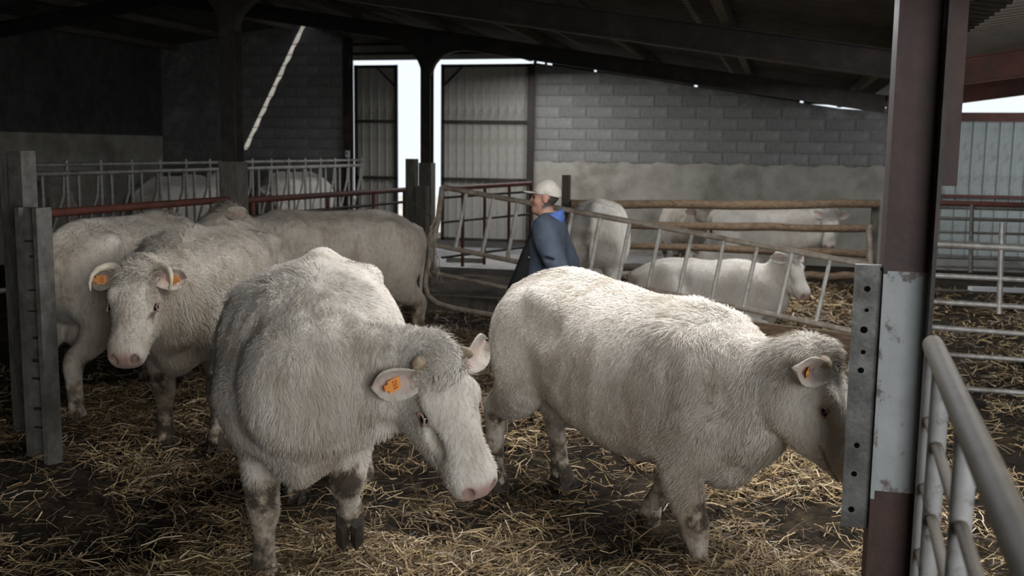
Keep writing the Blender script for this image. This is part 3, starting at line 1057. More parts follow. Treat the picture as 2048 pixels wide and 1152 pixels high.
# ------------------------------------------------------------------ cattle
def mat_coat(name, c1, c2, stain, stain_amt=0.5):
    m, nt, N, L, B = _nodes(name)
    tc = N.new('ShaderNodeTexCoord')
    at = N.new('ShaderNodeAttribute')
    at.attribute_name = 'paint'
    sp = N.new('ShaderNodeSeparateColor')
    L.new(at.outputs['Color'], sp.inputs[0])

    def noise(scale, detail, src=None, rough=0.6):
        n = N.new('ShaderNodeTexNoise')
        n.inputs['Scale'].default_value = scale
        n.inputs['Detail'].default_value = detail
        n.inputs['Roughness'].default_value = rough
        L.new(src or tc.outputs['Object'], n.inputs['Vector'])
        return n.outputs['Fac']

    def rng(src, a, b, hi=1.0):
        r = N.new('ShaderNodeMapRange')
        r.inputs['From Min'].default_value = a
        r.inputs['From Max'].default_value = b
        r.inputs['To Max'].default_value = hi
        L.new(src, r.inputs['Value'])
        return r.outputs[0]

    def mix(f, a, b):
        x = N.new('ShaderNodeMix')
        x.data_type = 'RGBA'
        if isinstance(f, float): x.inputs[0].default_value = f
        else: L.new(f, x.inputs[0])
        for s, i in ((a, 6), (b, 7)):
            if isinstance(s, tuple): x.inputs[i].default_value = (*s, 1)
            else: L.new(s, x.inputs[i])
        return x.outputs[2]

    def math_(op, a, b):
        x = N.new('ShaderNodeMath')
        x.operation = op
        for s, i in ((a, 0), (b, 1)):
            if isinstance(s, float): x.inputs[i].default_value = s
            else: L.new(s, x.inputs[i])
        return x.outputs[0]

    mp = N.new('ShaderNodeMapping')
    mp.inputs['Scale'].default_value = (1.0, 1.0, 0.35)
    L.new(tc.outputs['Object'], mp.inputs['Vector'])
    col = mix(rng(noise(3.0, 5), 0.35, 0.68), c1, c2)
    col = mix(rng(noise(2.1, 7, mp.outputs[0], 0.68), 0.50, 0.72, stain_amt), col, stain)
    hair = noise(55, 4, mp.outputs[0], 0.6)
    col = mix(rng(noise(8.5, 6, mp.outputs[0], 0.7), 0.48, 0.72, stain_amt * 0.75), col, stain)
    col = mix(rng(hair, 0.48, 0.75, 0.42), col, stain)
    d = rng(math_('MULTIPLY', sp.outputs[0], rng(noise(13, 6), 0.25, 0.6)), 0.2, 0.62, 0.93)
    col = mix(rng(d, 0.0, 0.45, 0.75), col, stain)
    col = mix(rng(d, 0.35, 0.93, 0.93), col, (0.05, 0.038, 0.027))
    col = mix(sp.outputs[1], col, (0.42, 0.245, 0.205))
    col = mix(sp.outputs[2], col, (0.02, 0.014, 0.012))
    L.new(col, B.inputs['Base Color'])
    B.inputs['Roughness'].default_value = 0.85
    B.inputs['Specular IOR Level'].default_value = 0.18
    B.inputs['Sheen Weight'].default_value = 0.15
    b1 = N.new('ShaderNodeBump')
    b1.inputs['Strength'].default_value = 0.55
    b1.inputs['Distance'].default_value = 0.012
    L.new(math_('ADD', hair, noise(14, 4, mp.outputs[0])), b1.inputs['Height'])
    L.new(b1.outputs[0], B.inputs['Normal'])
    return m


COAT = {
    'white': mat_coat('coat_white', (0.52, 0.475, 0.41), (0.68, 0.64, 0.57), (0.30, 0.235, 0.16), 0.60),
    'cream': mat_coat('coat_cream', (0.45, 0.40, 0.325), (0.60, 0.55, 0.47), (0.25, 0.185, 0.115), 0.70),
    'clean': mat_coat('coat_clean', (0.60, 0.57, 0.51), (0.72, 0.69, 0.63), (0.40, 0.32, 0.22), 0.35),
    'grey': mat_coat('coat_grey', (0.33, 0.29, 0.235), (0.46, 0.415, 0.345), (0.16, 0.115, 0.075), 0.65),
}

TORSO = [(-0.90, 1.05, .09, .10, .13), (-0.82, 1.04, .18, .17, .22), (-0.64, 1.04, .27, .265, .33), (-0.42, 1.02, .305, .33, .38),
         (-0.16, 0.98, .365, .375, .42), (0.10, 0.95, .395, .40, .43), (0.34, 0.95, .365, .41, .42), (0.54, 0.97, .325, .39, .40),
         (0.72, 0.98, .275, .33, .36), (0.84, 0.98, .195, .24, .28)]
FRONT = [((0.6, 0.13, 0.98), 0.1, 0.2), ((0.57, 0.19, 0.8), 0.1, 0.16), ((0.5, 0.2, 0.65), 0.0898, 0.1214), ((0.5, 0.19, 0.53), 0.0809, 0.1012), ((0.51, 0.185, 0.43), 0.0691, 0.0819), ((0.515, 0.18, 0.36), 0.0678, 0.0768), ((0.515, 0.18, 0.27), 0.0461, 0.0538), ((0.515, 0.18, 0.16), 0.0461, 0.0525), ((0.525, 0.18, 0.105), 0.0576, 0.064), ((0.55, 0.18, 0.055), 0.055, 0.0666)]
HIND = [((-0.58, 0.15, 1.02), 0.13, 0.27), ((-0.56, 0.21, 0.86), 0.13, 0.24), ((-0.55, 0.23, 0.72), 0.11, 0.185), ((-0.62, 0.215, 0.6), 0.0867, 0.1334), ((-0.72, 0.195, 0.52), 0.0625, 0.0937), ((-0.77, 0.185, 0.46), 0.0596, 0.0837), ((-0.765, 0.18, 0.38), 0.0512, 0.0678), ((-0.74, 0.18, 0.25), 0.0461, 0.0576), ((-0.725, 0.18, 0.16), 0.0486, 0.0576), ((-0.715, 0.18, 0.105), 0.0602, 0.0666), ((-0.685, 0.18, 0.055), 0.0576, 0.0704)]
LIE_FRONT = [((.60, .14, .60), .11, .20), ((.52, .24, .40), .10, .15), ((.50, .29, .22), .08, .10), ((.66, .29, .13), .06, .07),
             ((.80, .28, .09), .055, .06), ((.70, .24, .06), .04, .045), ((.56, .22, .06), .042, .045)]
LIE_HIND = [((-.56, .16, .60), .14, .26), ((-.42, .28, .42), .12, .22), ((-.22, .37, .30), .10, .14), ((-.40, .40, .19), .075, .10),
            ((-.60, .39, .11), .05, .065), ((-.46, .40, .08), .04, .048), ((-.26, .40, .06), .042, .05), ((-.16, .40, .05), .042, .048)]


def pose_leg(nodes, side, swing=0.0, knee=4, bend=0.0, lift=0.0, out=0.0, ground=0.055):
    """swing turns the whole leg forward (+), bend folds it back below the knee"""
    pts = [np.array(n[0], float) * (1, side, 1) for n in nodes]
    rad = [(n[1], n[2]) for n in nodes]
    def rot(i0, ang):
        c, s = math.cos(ang), math.sin(ang)
        o = pts[i0].copy()
        for j in range(i0 + 1, len(pts)):
            d = pts[j] - o
            pts[j] = o + np.array((c * d[0] - s * d[2], d[1], s * d[0] + c * d[2]))
    if swing: rot(0, swing)
    if bend: rot(knee, -bend)
    for j in range(1, len(pts)):
        pts[j][1] += side * out * j / (len(pts) - 1)
    if ground is not None:
        top, end = pts[0][2], pts[-1][2]
        k = (top - ground - lift) / (top - end)
        for p in pts: p[2] = top + (p[2] - top) * k
    return [(p, r[0], r[1], r[1], (1, 0, 0.12)) for p, r in zip(pts, rad)]


def ear_mesh(mat, length=0.185, width=0.082):
    """cupped leaf with thickness: +x along the ear, opening towards +z"""
    nu, nv = 12, 9
    top, bot, pt, pb = [], [], [], []
    for i in range(nu):
        s = i / (nu - 1)
        w = width * math.sin(math.pi * (0.2 + 0.66 * s)) ** 0.8
        if s > 0.72: w *= math.sqrt(max(0.004, 1 - ((s - 0.72) / 0.285) ** 2))
        if s < 0.12: w = max(w, 0.026)
        for j in range(nv):
            t = -1 + 2 * j / (nv - 1)
            cup = (0.026 + 0.042 * (1 - s)) * (abs(t) ** 1.7)
            p = (length * s, w * t * (1 - 0.42 * (1 - s)), cup - 0.035 * s * s + 0.01)
            th = 0.007 * (1 - 0.6 * abs(t)) + 0.003
            top.append(p)
            bot.append((p[0], p[1] * 1.04, p[2] - th))
            k = max(0.0, 1 - abs(t) * 1.1) * (0.55 + 0.3 * (1 - s))
            pt.append((0, k * 0.8, max(0, 0.9 - s * 3.2) * (abs(t) < .5)))
            pb.append((0, 0, 0))
    V = top + bot
    n = nu * nv
    Q = []
    for i in range(nu - 1):
        for j in range(nv - 1):
            a = i * nv + j
            Q.append((a, a + nv, a + nv + 1, a + 1))
            Q.append((n + a, n + a + 1, n + a + nv + 1, n + a + nv))
    ring = [j for j in range(nv)] + [i * nv + nv - 1 for i in range(1, nu)] + [(nu - 1) * nv + j for j in range(nv - 2, -1, -1)] + [i * nv for i in range(nu - 2, 0, -1)]
    for a, b in zip(ring, ring[1:] + ring[:1]):
        Q.append((a, b, n + b, n + a))
    return np_mesh('ear', np.array(V), np.array(Q), mat, True, np.array(pt + pb))


def claw_mesh():
    mb = MB()
    for s in (-1, 1):
        y = 0.026 * s
        b = [(-.055, y - .024, 0), (.05, y - .024, 0), (.082, y - .004 * s, 0), (.05, y + .024, 0), (-.055, y + .024, 0)]
        m = [(-.05, y - .022, .04), (.03, y - .022, .045), (.052, y - .004 * s, .045), (.03, y + .022, .045), (-.05, y + .022, .04)]
        t = [(-.035, y - .017, .072), (.01, y - .017, .078), (.022, y, .078), (.01, y + .017, .078), (-.035, y + .017, .072)]
        fs = [tuple(reversed(range(5)))] + [(i, (i + 1) % 5, 5 + (i + 1) % 5, 5 + i) for i in range(5)] + [(5 + i, 5 + (i + 1) % 5, 10 + (i + 1) % 5, 10 + i) for i in range(5)] + [tuple(range(10, 15))]
        mb.add(b + m + t, fs)
    return mb.mesh('hoof', M['hoof'])


CLAW = claw_mesh()
CLAW.transform(Matrix.Scale(1.25, 4))


def sphere_mesh(name, r, mat, seg=14, ring=9, sc=(1, 1, 1)):
    bm = bmesh.new()
    bmesh.ops.create_uvsphere(bm, u_segments=seg, v_segments=ring, radius=r)
    for v in bm.verts: v.co = Vector((v.co.x * sc[0], v.co.y * sc[1], v.co.z * sc[2]))
    for f in bm.faces: f.smooth = True
    me = bpy.data.meshes.new(name)
    bm.to_mesh(me)
    bm.free()
    me.materials.append(mat)
    return me


EYE = sphere_mesh('eye', 0.021, M['eye'])
LID = None


def lid_mesh():
    mb = MB()
    pts, rs = [], []
    for k in range(17):
        a = 2 * math.pi * k / 16
        pts.append((0.028 * math.cos(a), 0.004 * math.cos(2 * a), 0.0145 * math.sin(a)))
        rs.append(0.0046)
    mb.tube(pts, rs, 6, cap=False)
    return mb.mesh('eyelid', M['lid'])


LID = lid_mesh()


def rot_to(xax, zax):
    x = Vector(xax).normalized()
    z = Vector(zax)
    z = (z - x * z.dot(x)).normalized()
    y = z.cross(x)
    return Matrix((x, y, z)).transposed()


def text_mesh(s, size, mat):
    cu = bpy.data.curves.new('print', 'FONT')
    cu.body = s
    cu.size = size
    cu.align_x = 'CENTER'
    cu.align_y = 'CENTER'
    cu.extrude = 0.0006
    o = bpy.data.objects.new('print_tmp', cu)
    COL.objects.link(o)
    dg = bpy.context.evaluated_depsgraph_get()
    me = bpy.data.meshes.new_from_object(o.evaluated_get(dg))
    bpy.data.objects.remove(o)
    me.name = 'print'
    me.materials.clear()
    me.materials.append(mat)
    return me


def fur(parent, V, Q, mat, count, length, paint, region=None, width=0.0026, lift=0.30, flow=(-0.55, 0.0, -0.85), seed=3, wav=0.75, name='coat', shade=0.0):
    """short lying hair grown out of a skin mesh; strips lean along a swirling flow"""
    r = np.random.default_rng(seed)
    A = V[Q]
    n = np.cross(A[:, 2] - A[:, 0], A[:, 3] - A[:, 1])
    ar = np.linalg.norm(n, axis=1)
    n = n / (ar[:, None] + 1e-12)
    w = ar.copy()
    ctr = A.mean(1)
    if region is not None: w *= region(ctr)
    f = r.choice(len(Q), count, p=w / w.sum())
    a, b = r.random(count)[:, None], r.random(count)[:, None]
    p = (A[f, 0] * (1 - a) + A[f, 1] * a) * (1 - b) + (A[f, 3] * (1 - a) + A[f, 2] * a) * b
    nn = n[f]
    L = length(p) * (0.65 + 0.7 * r.random(count))
    sw = np.stack([vnoise3(p * 5.0 + 11 * i, 40 + i) for i in range(3)], 1) * 2 - 1
    sw += 0.55 * (np.stack([vnoise3(p * 15.0 + 7 * i, 50 + i) for i in range(3)], 1) * 2 - 1)
    d = np.asarray(flow, float)[None] + wav * 1.5 * sw + 0.16 * r.normal(size=(count, 3))
    d -= (d * nn).sum(1)[:, None] * nn
    d /= np.linalg.norm(d, axis=1)[:, None] + 1e-9
    s = np.cross(nn, d)
    lf = lift * (0.6 + 0.8 * r.random(count))[:, None]
    mid = p + (d * 0.55 + nn * lf * 0.75) * L[:, None]
    tip = p + (d * 1.0 + nn * lf * 0.85) * L[:, None]
    hw = (width * 0.5 * (0.7 + 0.6 * r.random(count)))[:, None]
    p = p - nn * 0.002
    vs = np.stack([p - s * hw, p + s * hw, mid - s * hw * 0.8, mid + s * hw * 0.8, tip], 1).reshape(-1, 3)
    o = 5 * np.arange(count)[:, None]
    T = np.vstack([o + np.array([[0, 1, 3]]), o + np.array([[0, 3, 2]]), o + np.array([[2, 3, 4]])])
    cn = paint[Q[f]].mean(1)
    if shade > 0:
        cl = vnoise3(p * (16, 16, 9), 77) * .6 + vnoise3(p * (45, 45, 22), 78) * .4
        cn[:, 0] = np.maximum(cn[:, 0], shade * np.clip((cl - .42) / .25, 0, 1) * r.uniform(.4, 1.2, count))
    me = np_mesh(name, vs, T, mat, True, np.repeat(cn, 5, 0))
    ob = link(name, me, parent)
    ob['kind'] = 'stuff'
    return ob


def cow(label, loc, heading, scale=1.0, vox=0.02, coat='white', poll=(1.12, 0.0, 1.42), head_yaw=0.0, head_pitch=50.0, head_roll=0.0,
        front=({}, {}), hind=({}, {}), lying=False, horns=None, tags=(), ear_droop=0.0, tail=0.0, group='cattle in the barn', hair=0,
        hooves=True, neck_mid=None, hair_len=0.025, fat=1.0, name='cow', seed=1, crest=0.0, legs_seen=True, tagtext='255', ear_back=0.25, head_size=1.05, pitch=0.0):
    root = empty(name, loc, heading)
    root.scale = (scale,) * 3
    root.rotation_euler = (0, math.radians(pitch), heading)
    tag(root, label, 'cow', group)
    a, b, rr = math.radians(head_yaw), math.radians(head_pitch), math.radians(head_roll)
    f = np.array((math.cos(b) * math.cos(a), math.cos(b) * math.sin(a), -math.sin(b)))
    u = np.array((math.sin(b) * math.cos(a), math.sin(b) * math.sin(a), math.cos(b)))
    l = np.cross(u, f)
    l, u = l * math.cos(rr) + u * math.sin(rr), -l * math.sin(rr) + u * math.cos(rr)
    O = np.array(poll, float)
    dz = -0.54 if lying else 0.0
    HL = lambda x, y, z: O + f * x + l * y + u * z
    HS = head_size
    O0 = O
    MX = lambda x: x if x < .2 else .2 + (x - .2) * .86      # short face
    HL = lambda x, y, z: O + (f * MX(x) + l * y + u * z) * HS
    ends = np.array([HL(0.58, .2, 0), HL(0.58, -.2, 0), HL(0.5, 0, -.3), HL(-.1, .2, .1), HL(-.1, -.2, .1)])
    lo = np.minimum(ends.min(0), (-1.08, -0.56, 0.0)) - 0.06
    hi = np.maximum(ends.max(0), (0.95, 0.56, 1.48)) + 0.06
    lo[2] = -0.01
    F = Field(lo, hi, vox)
    F.barrel([(x, z, w * fat, hu, hd * (0.90 if lying else 1)) for x, z, w, hu, hd in TORSO], 0.05, 2.35, dz)
    D = lambda x, y, z: (x, y, z + dz)
    for s in (-1, 1):
        F.ellipsoid(D(-.46, .245 * s, 1.245), (.075, .05, .05), 0.09)          # hook bones
        F.ellipsoid(D(-.86, .105 * s, 1.11), (.05, .04, .05), 0.07)            # pin bones
        F.ellipsoid(D(.50, .22 * s, 1.02), (.15, .075, .26), 0.17)             # shoulder blade
        F.ellipsoid(D(.70, .20 * s, .86), (.12, .09, .13), 0.14)               # shoulder point
        F.ellipsoid(D(-.66, .20 * s, .97), (.20, .12, .24), 0.10)              # rump muscle
    F.ellipsoid(D(-.30, .365, 1.13), (.13, .06, .09), 0.10, 'cut')              # hunger hollows of the flank
    F.ellipsoid(D(-.30, -.365, 1.13), (.13, .06, .09), 0.10, 'cut')
    F.loft([(D(-.93, 0, 1.155), .03, .03, .05), (D(-.74, 0, 1.275), .035, .035, .06), (D(-.42, 0, 1.36), .04, .035, .06), (D(.10, 0, 1.345), .045, .03, .06), (D(.42, 0, 1.36), .06, .04, .08), (D(.62, 0, 1.33), .06, .03, .08)], k=0.09)
    # neck, dewlap
    E = HL(0.0, 0, -0.105)
    n0, n1 = np.array(D(.46, 0, 1.03)), np.array(D(.70, 0, 1.05))
    T = np.array(E) - n1
    nm = np.array(neck_mid) if neck_mid is not None else n1 + T * 0.52 + np.array((0.02, 0, -0.015))
    Yv = np.array((0, 1.0, 0))
    F.loft([(n0 - np.array((.12, 0, 0)), .24, .28, .34, None, Yv), (n0, .25, .30, .36, None, Yv), (n1, .205, .25, .32, None, Yv * .85 + l * .15), (nm, .142, .19 + crest, .235, None, Yv * .45 + l * .55), (E - 0.03 * f, .108, .125, .14, None, l)], k=0.10, n=2.2, subdiv=4)
    th = HL(.14, 0, -.30)
    dl = np.array(D(.78, 0, .64))
    F.loft([(np.array(D(.55, 0, .60)), .06, .06, .07, None, Yv), (dl, .05, .10, .085, None, Yv), (nm * 0.5 + dl * 0.5 + np.array((0, 0, -.06)), .026, .12, .07, None, Yv * .6 + l * .4), (th * .75 + nm * .25 + np.array((0, 0, -.04)), .03, .07, .05, None, l)], k=0.07, subdiv=4)
    F.ellipsoid(D(.72, 0, .68), (.12, .13, .13), 0.08)                          # brisket
    # head
    hd = [(-.03, .082, .085, .095, -.07), (.05, .120, .125, .145, -.105), (.14, .130, .150, .185, -.125), (.22, .120, .142, .190, -.126),
          (.31, .100, .114, .168, -.112), (.39, .094, .092, .130, -.100), (.455, .100, .084, .104, -.094), (.505, .097, .074, .086, -.092), (.530, .076, .052, .062, -.094)]
    F.loft([(HL(x, 0, z), w * HS, hu * HS, h2 * HS, None, l) for x, w, hu, h2, z in hd], k=0.05, n=2.5, subdiv=2)
    ax = (f, l, u)
    HE = lambda c, r, k=0.03, op='add': F.ellipsoid(c, np.array(r) * HS, k, op, axes=ax)
    HE(HL(-.015, 0, -.005), (.05, .075, .045), 0.03)           # poll
    HE(HL(.455, 0, -.155), (.065, .055, .035), 0.02)           # chin
    for s in (-1, 1):
        HE(HL(.15, .066 * s, -.225), (.105, .048, .095), 0.04)  # cheek
        HE(HL(.150, .098 * s, -.018), (.05, .032, .026), 0.03)  # brow
        HE(HL(.475, .055 * s, -.095), (.045, .03, .05), 0.03)  # muzzle pads
        HE(HL(.20, .147 * s, -.062), (.03, .024, .017), 0.02, 'cut')
        HE(HL(.572, .050 * s, -.066), (.036, .021, .027), 0.008, 'cut')
        HE(HL(.43, .082 * s, -.150), (.085, .024, .009), 0.008, 'cut')
        HE(HL(.30, .092 * s, -.085), (.07, .016, .03), 0.03, 'cut')
    HE(HL(.555, 0, -.146), (.06, .09, .009), 0.008, 'cut')      # mouth
    # legs
    tips = []
    for i, s in enumerate((1, -1)):
        if lying:
            fl = [(np.array(p) * (1, s, 1), w, h, h, (1, 0, .5)) for p, w, h in LIE_FRONT]
            hl = [(np.array(p) * (1, s, 1), w, h, h, (.3, 0, 1)) for p, w, h in LIE_HIND]
        else:
            fl = pose_leg(FRONT, s, **front[i])
            hl = pose_leg(HIND, s, knee=5, **hind[i]) if 'knee' not in hind[i] else pose_leg(HIND, s, **hind[i])
        F.loft(fl, k=0.045, subdiv=3)
        F.loft(hl, k=0.045, subdiv=3)
        tips += [fl, hl]
    if not lying: F.ellipsoid((-.42, 0, .58), (.16, .13, .10), 0.07)             # udder
    F.soften(0.021, lambda p: np.clip((-.06 - (p - O.astype(np.float32)) @ f.astype(np.float32)) / .12, 0, 1) * np.clip((p[..., 2] - (.30 if lying else .62)) / .12, 0, 1))
    V, Q = F.surface()
    A_ = V[Q]
    fn = np.cross(A_[:, 2] - A_[:, 0], A_[:, 3] - A_[:, 1])
    VN = np.zeros_like(V)
    for j in range(4): np.add.at(VN, Q[:, j], fn)
    VN /= np.linalg.norm(VN, axis=1)[:, None] + 1e-12
    q = V - O
    trunk = np.clip(((-.05) - q @ f) / .1, 0, 1) * np.clip((V[:, 2] - .45) / .15, 0, 1)
    neckw = np.clip((V[:, 0] - .35) / .25, 0, 1)
    rel = 0.012 * (vnoise3(V * (6, 6, 5) + seed, 91) - .5) + 0.016 * neckw * (vnoise3(V * (17, 17, 4.5) + seed, 92) - .5)
    rel += 0.003 * np.sin(V[:, 0] * 46 + 3 * vnoise3(V * 3, 93)) * np.clip(1 - np.abs(V[:, 0] - .05) / .35, 0, 1) * np.clip((V[:, 2] - .6) / .2, 0, 1) * np.clip((1.25 - V[:, 2]) / .15, 0, 1)
    V = V + VN * (rel * trunk)[:, None]
    # paint: r dirt, g bare pink skin, b black
    q = V - O
    hx, hy, hz = q @ f / HS, q @ l / HS, q @ u / HS
    hx = np.where(hx > .2, .2 + (hx - .2) / .86, hx)
    paint = np.zeros((len(V), 3))
    low = np.clip((0.62 - V[:, 2]) / 0.5, 0, 1) * (V[:, 0] < 1.05)
    if lying: low = np.clip((0.34 - V[:, 2]) / 0.3, 0, 1) * (hx < -.1)
    paint[:, 0] = 0.74 * low ** 0.9
    for lg in tips:
        kn = lg[4][0] if len(lg) <= 10 else lg[5][0]
        dk = np.linalg.norm((V - kn - np.array((0.05, 0, 0))) / (0.07, 0.075, 0.085), axis=1)
        if not lying: paint[:, 0] = np.maximum(paint[:, 0], np.clip(1.5 - dk, 0, 1) * 1.0)
        ft = lg[-1][0]
        dk = np.linalg.norm((V - ft) / 0.10, axis=1)
        paint[:, 0] = np.maximum(paint[:, 0], np.clip(1.6 - dk, 0, 1))
    paint[:, 0] = np.maximum(paint[:, 0], 0.34 * np.clip((-0.60 - V[:, 0]) / 0.3, 0, 1) * (V[:, 2] < 1.2))
    onhead = (hx > -.1) & (hx < .62) & (np.abs(hy) < .2) & (hz > -.35) & (hz < .12)
    nose = np.clip((hx - .535) / .02, 0, 1) * np.clip((hz + .142) / .02, 0, 1) * np.clip((.088 - np.abs(hy)) / .02, 0, 1) * np.clip((-.018 - hz) / .02, 0, 1) * 0.8
    paint[:, 1] = np.where(onhead, nose, 0)
    for s in (-1, 1):
        de = np.linalg.norm(np.stack([(hx - .20) / .042, (hy - .13 * s) / .05, (hz + .062) / .026], 1), axis=1)
        paint[:, 1] = np.maximum(paint[:, 1], np.clip(1.35 - de, 0, 1) * onhead * 0.8)
        dn = np.linalg.norm(np.stack([(hx - .570) / .040, (hy - .050 * s) / .0225, (hz + .066) / .028], 1), axis=1)
        paint[:, 2] = np.maximum(paint[:, 2], np.clip(1.3 - dn, 0, 1) * onhead * 0.85)
    paint[:, 0] = np.where(onhead, 0, paint[:, 0])
    body = link('body', np_mesh('cow_body', V, Q, COAT[coat], True, paint), root)
    # hooves
    if hooves:
        for lg in tips:
            e, e0 = lg[-1][0], lg[-2][0]
            h = link('hoof', CLAW, root)
            if lying:
                dr = Vector(e - e0)
                h.location = Vector(e) + dr.normalized() * 0.0 + Vector((0, 0, -0.03))
                h.rotation_euler = (0, 0, math.atan2(dr.y, dr.x))
            else:
                dr = e - e0
                tilt = 0.0
                if e[2] > 0.10:      # lifted foot hangs
                    tilt = math.atan2(-dr[2], max(dr[0], -1)) if False else math.radians(55)
                h.location = (e[0] - 0.005, e[1], e[2] - 0.055)
                h.rotation_euler = (0, tilt, 0)
    # eyes
    for s in (-1, 1):
        e = link('eye', EYE, root)
        e.location = HL(.20, .115 * s, -.062)
        R = rot_to(f, np.array(l) * s)
        lm = link('eyelid', LID, root)
        Rm = Matrix((Vector(f), Vector(l * s), Vector(np.cross(f, l * s)))).transposed()
        lm.matrix_local = Matrix.Translation(Vector(HL(.20, .129 * s, -.062))) @ Rm.to_4x4()
    # ears with tags
    em = ear_mesh(COAT[coat])
    for s in (-1, 1):
        sidev = l * s
        droop = ear_droop if not isinstance(ear_droop, tuple) else ear_droop[0 if s > 0 else 1]
        d = nrm(sidev * 1.0 - f * ear_back + np.array((0, 0, -1.0)) * droop)
        op = nrm(f * 0.55 + u * 0.75 - np.array((0, 0, 0.0)))
        R = rot_to(d, op)
        er = link('ear', em, root)
        er.matrix_local = Matrix.Translation(Vector(HL(.025, .085 * s, -.045))) @ R.to_4x4()
        if (s > 0 and 'L' in tags) or (s < 0 and 'R' in tags):
            mb = MB()
            mb.box((0, 0, 0), (.055, .050, .003)).box((0.036, 0, 0), (.018, .026, .003))
            mb.tube([(.038, 0, -.004), (.038, 0, .006)], .009, 8)
            tg = mb.build('ear_tag', M['tag'], er)
            tg.matrix_local = Matrix.Translation((.105, -.006 * s, .016)) @ Matrix.Rotation(math.radians(-14), 4, 'Y')
            tx = link('print', text_mesh(tagtext, 0.026, M['ink']), er)
            tx.matrix_local = Matrix.Translation((.103, -.006 * s, .0185)) @ Matrix.Rotation(math.radians(-14), 4, 'Y') @ Matrix.Rotation(math.pi * (0.5 if s < 0 else -0.5), 4, 'Z') @ Matrix.Translation((0, 0, 0))
    # horns
    if horns == 'long':
        for s in (-1, 1):
            path = [(-.01, .055, -.01), (-.015, .10, .005), (-.005, .145, .025), (.03, .185, .045), (.075, .205, .055), (.125, .21, .05), (.165, .20, .04)]
            pts = [HL(x, y * s, z) for x, y, z in path]
            fine, rs = [], []
            for i in range(len(pts) - 1):
                for t in (0, .25, .5, .75):
                    fine.append(pts[i] * (1 - t) + pts[i + 1] * t)
                    g = (i + t) / (len(pts) - 1)
                    rs.append((0.025 * (1 - g) ** 0.7 + 0.003) * (1 + (0.05 if (int(g * 24) % 2) else -0.03) * (g < .6)))
            fine.append(pts[-1])
            rs.append(0.002)
            MB().tube(fine, rs, 12).build('horn', M['horn'], root)
    elif horns == 'stub':
        for s in (-1, 1):
            pts = [HL(.0, .06 * s, .0), HL(.005, .095 * s, .02), HL(.02, .120 * s, .032), HL(.03, .128 * s, .034)]
            MB().tube(pts, [.028, .028, .021, .008], 12).build('horn_stub', M['horn_stub'], root)
    # tail
    t0 = np.array(D(-.93, 0, 1.17))
    pts = [t0 + (0.10, 0, 0.045), t0, t0 + (-.05, .0 + tail * .2, -.10), t0 + (-.05, tail * .5, -.30), t0 + (-.03, tail * .8, -.52), t0 + (-.03, tail, -.72)]
    if lying: pts = [t0 + (0.08, 0, 0.03), t0 + (-.03, 0, -.02), t0 + (-.08, .05, -.2), t0 + (-.05, .10, -.45), t0 + (0.0, .25, -.66), t0 + (.1, .35, -.72)]
    tl = MB().tube(pts, [.045, .040, .030, .022, .018, .016], 10).build('tail', COAT[coat], root)
    if not lying:
        mb = MB()
        r = random.Random(seed)
        for k in range(46):
            an = r.uniform(0, 6.28)
            rr2 = r.uniform(.0, .035)
            p0 = Vector(pts[-2]).lerp(Vector(pts[-1]), r.uniform(.3, 1))
            p2 = p0 + Vector((math.cos(an) * rr2 * 1.6, math.sin(an) * rr2 * 1.6, -r.uniform(.16, .34)))
            mb.tube([p0, (p0 + p2) / 2 + Vector((math.cos(an) * .012, math.sin(an) * .012, 0)), p2], [.006, .005, .002], 4)
        mb.build('tail_switch', COAT[coat], root)['kind'] = 'stuff'
    # forelock and coat
    if hair:
        face = lambda p: np.clip(((p - O) @ f) / .12, 0, 1) * ((((p - O) @ f) < .7) & (np.abs((p - O) @ l) < .2) & (((p - O) @ u) > -.34))
        ln = lambda p: hair_len * (1.0 + 1.3 * np.exp(-((p[:, 0] - .5) / .12) ** 2) * (p[:, 2] > 1.27) + 0.5 * np.clip((p[:, 0] - .45) / .2, 0, 1) * (p[:, 2] > .6) + 0.45 * np.clip((p[:, 2] - 1.25) / .1, 0, 1) - 0.80 * np.clip(face(p) * 1.4, 0, 1) - 0.5 * np.clip((.5 - p[:, 2]) / .2, 0, 1)) * (0.75 + .6 * vnoise3(p * 4, 5))
        reg = lambda p: (1 - 0.35 * face(p)) * (p[:, 2] > .1) * (((p - O) @ f) < .47)
        fur(root, V, Q, COAT[coat], hair, ln, paint, reg, seed=seed, width=0.0030, wav=0.5, lift=0.24, shade=0.42)
        lock = lambda p: np.exp(-(((((p - O) @ f) - .0) / .06) ** 2) - (((p - O) @ l) / .07) ** 2) * (((p - O) @ u) > -.06)
        fur(root, V, Q, COAT[coat], 1500, lambda p: 0.055 + 0 * p[:, 0], paint, lambda p: lock(p) + 1e-9, width=0.0035, lift=0.5, flow=tuple(f * 0.9 + u * 0.2), wav=1.0, seed=seed + 9, name='forelock')
    return root
VOX=(0.010,0.018,0.024); HAIR=105000; NSTRAW=130000
# ------------------------------------------------------------------ the herd
def place(px, py_hoof_zc, zc):
    return P(px, py_hoof_zc, zc)


def head_dir(a, b):
    return math.atan2(b[1] - a[1], b[0] - a[0])


def stand(front_px, front_zc, rear_px, rear_zc):
    """middle of the body and its heading from the sight lines of shoulders and rump"""
    a, b = P(front_px, 600, front_zc), P(rear_px, 600, rear_zc)
    m = (a + b) / 2
    return (m.x, m.y), math.atan2(a.y - b.y, a.x - b.x)


HI, MID, LOW = VOX
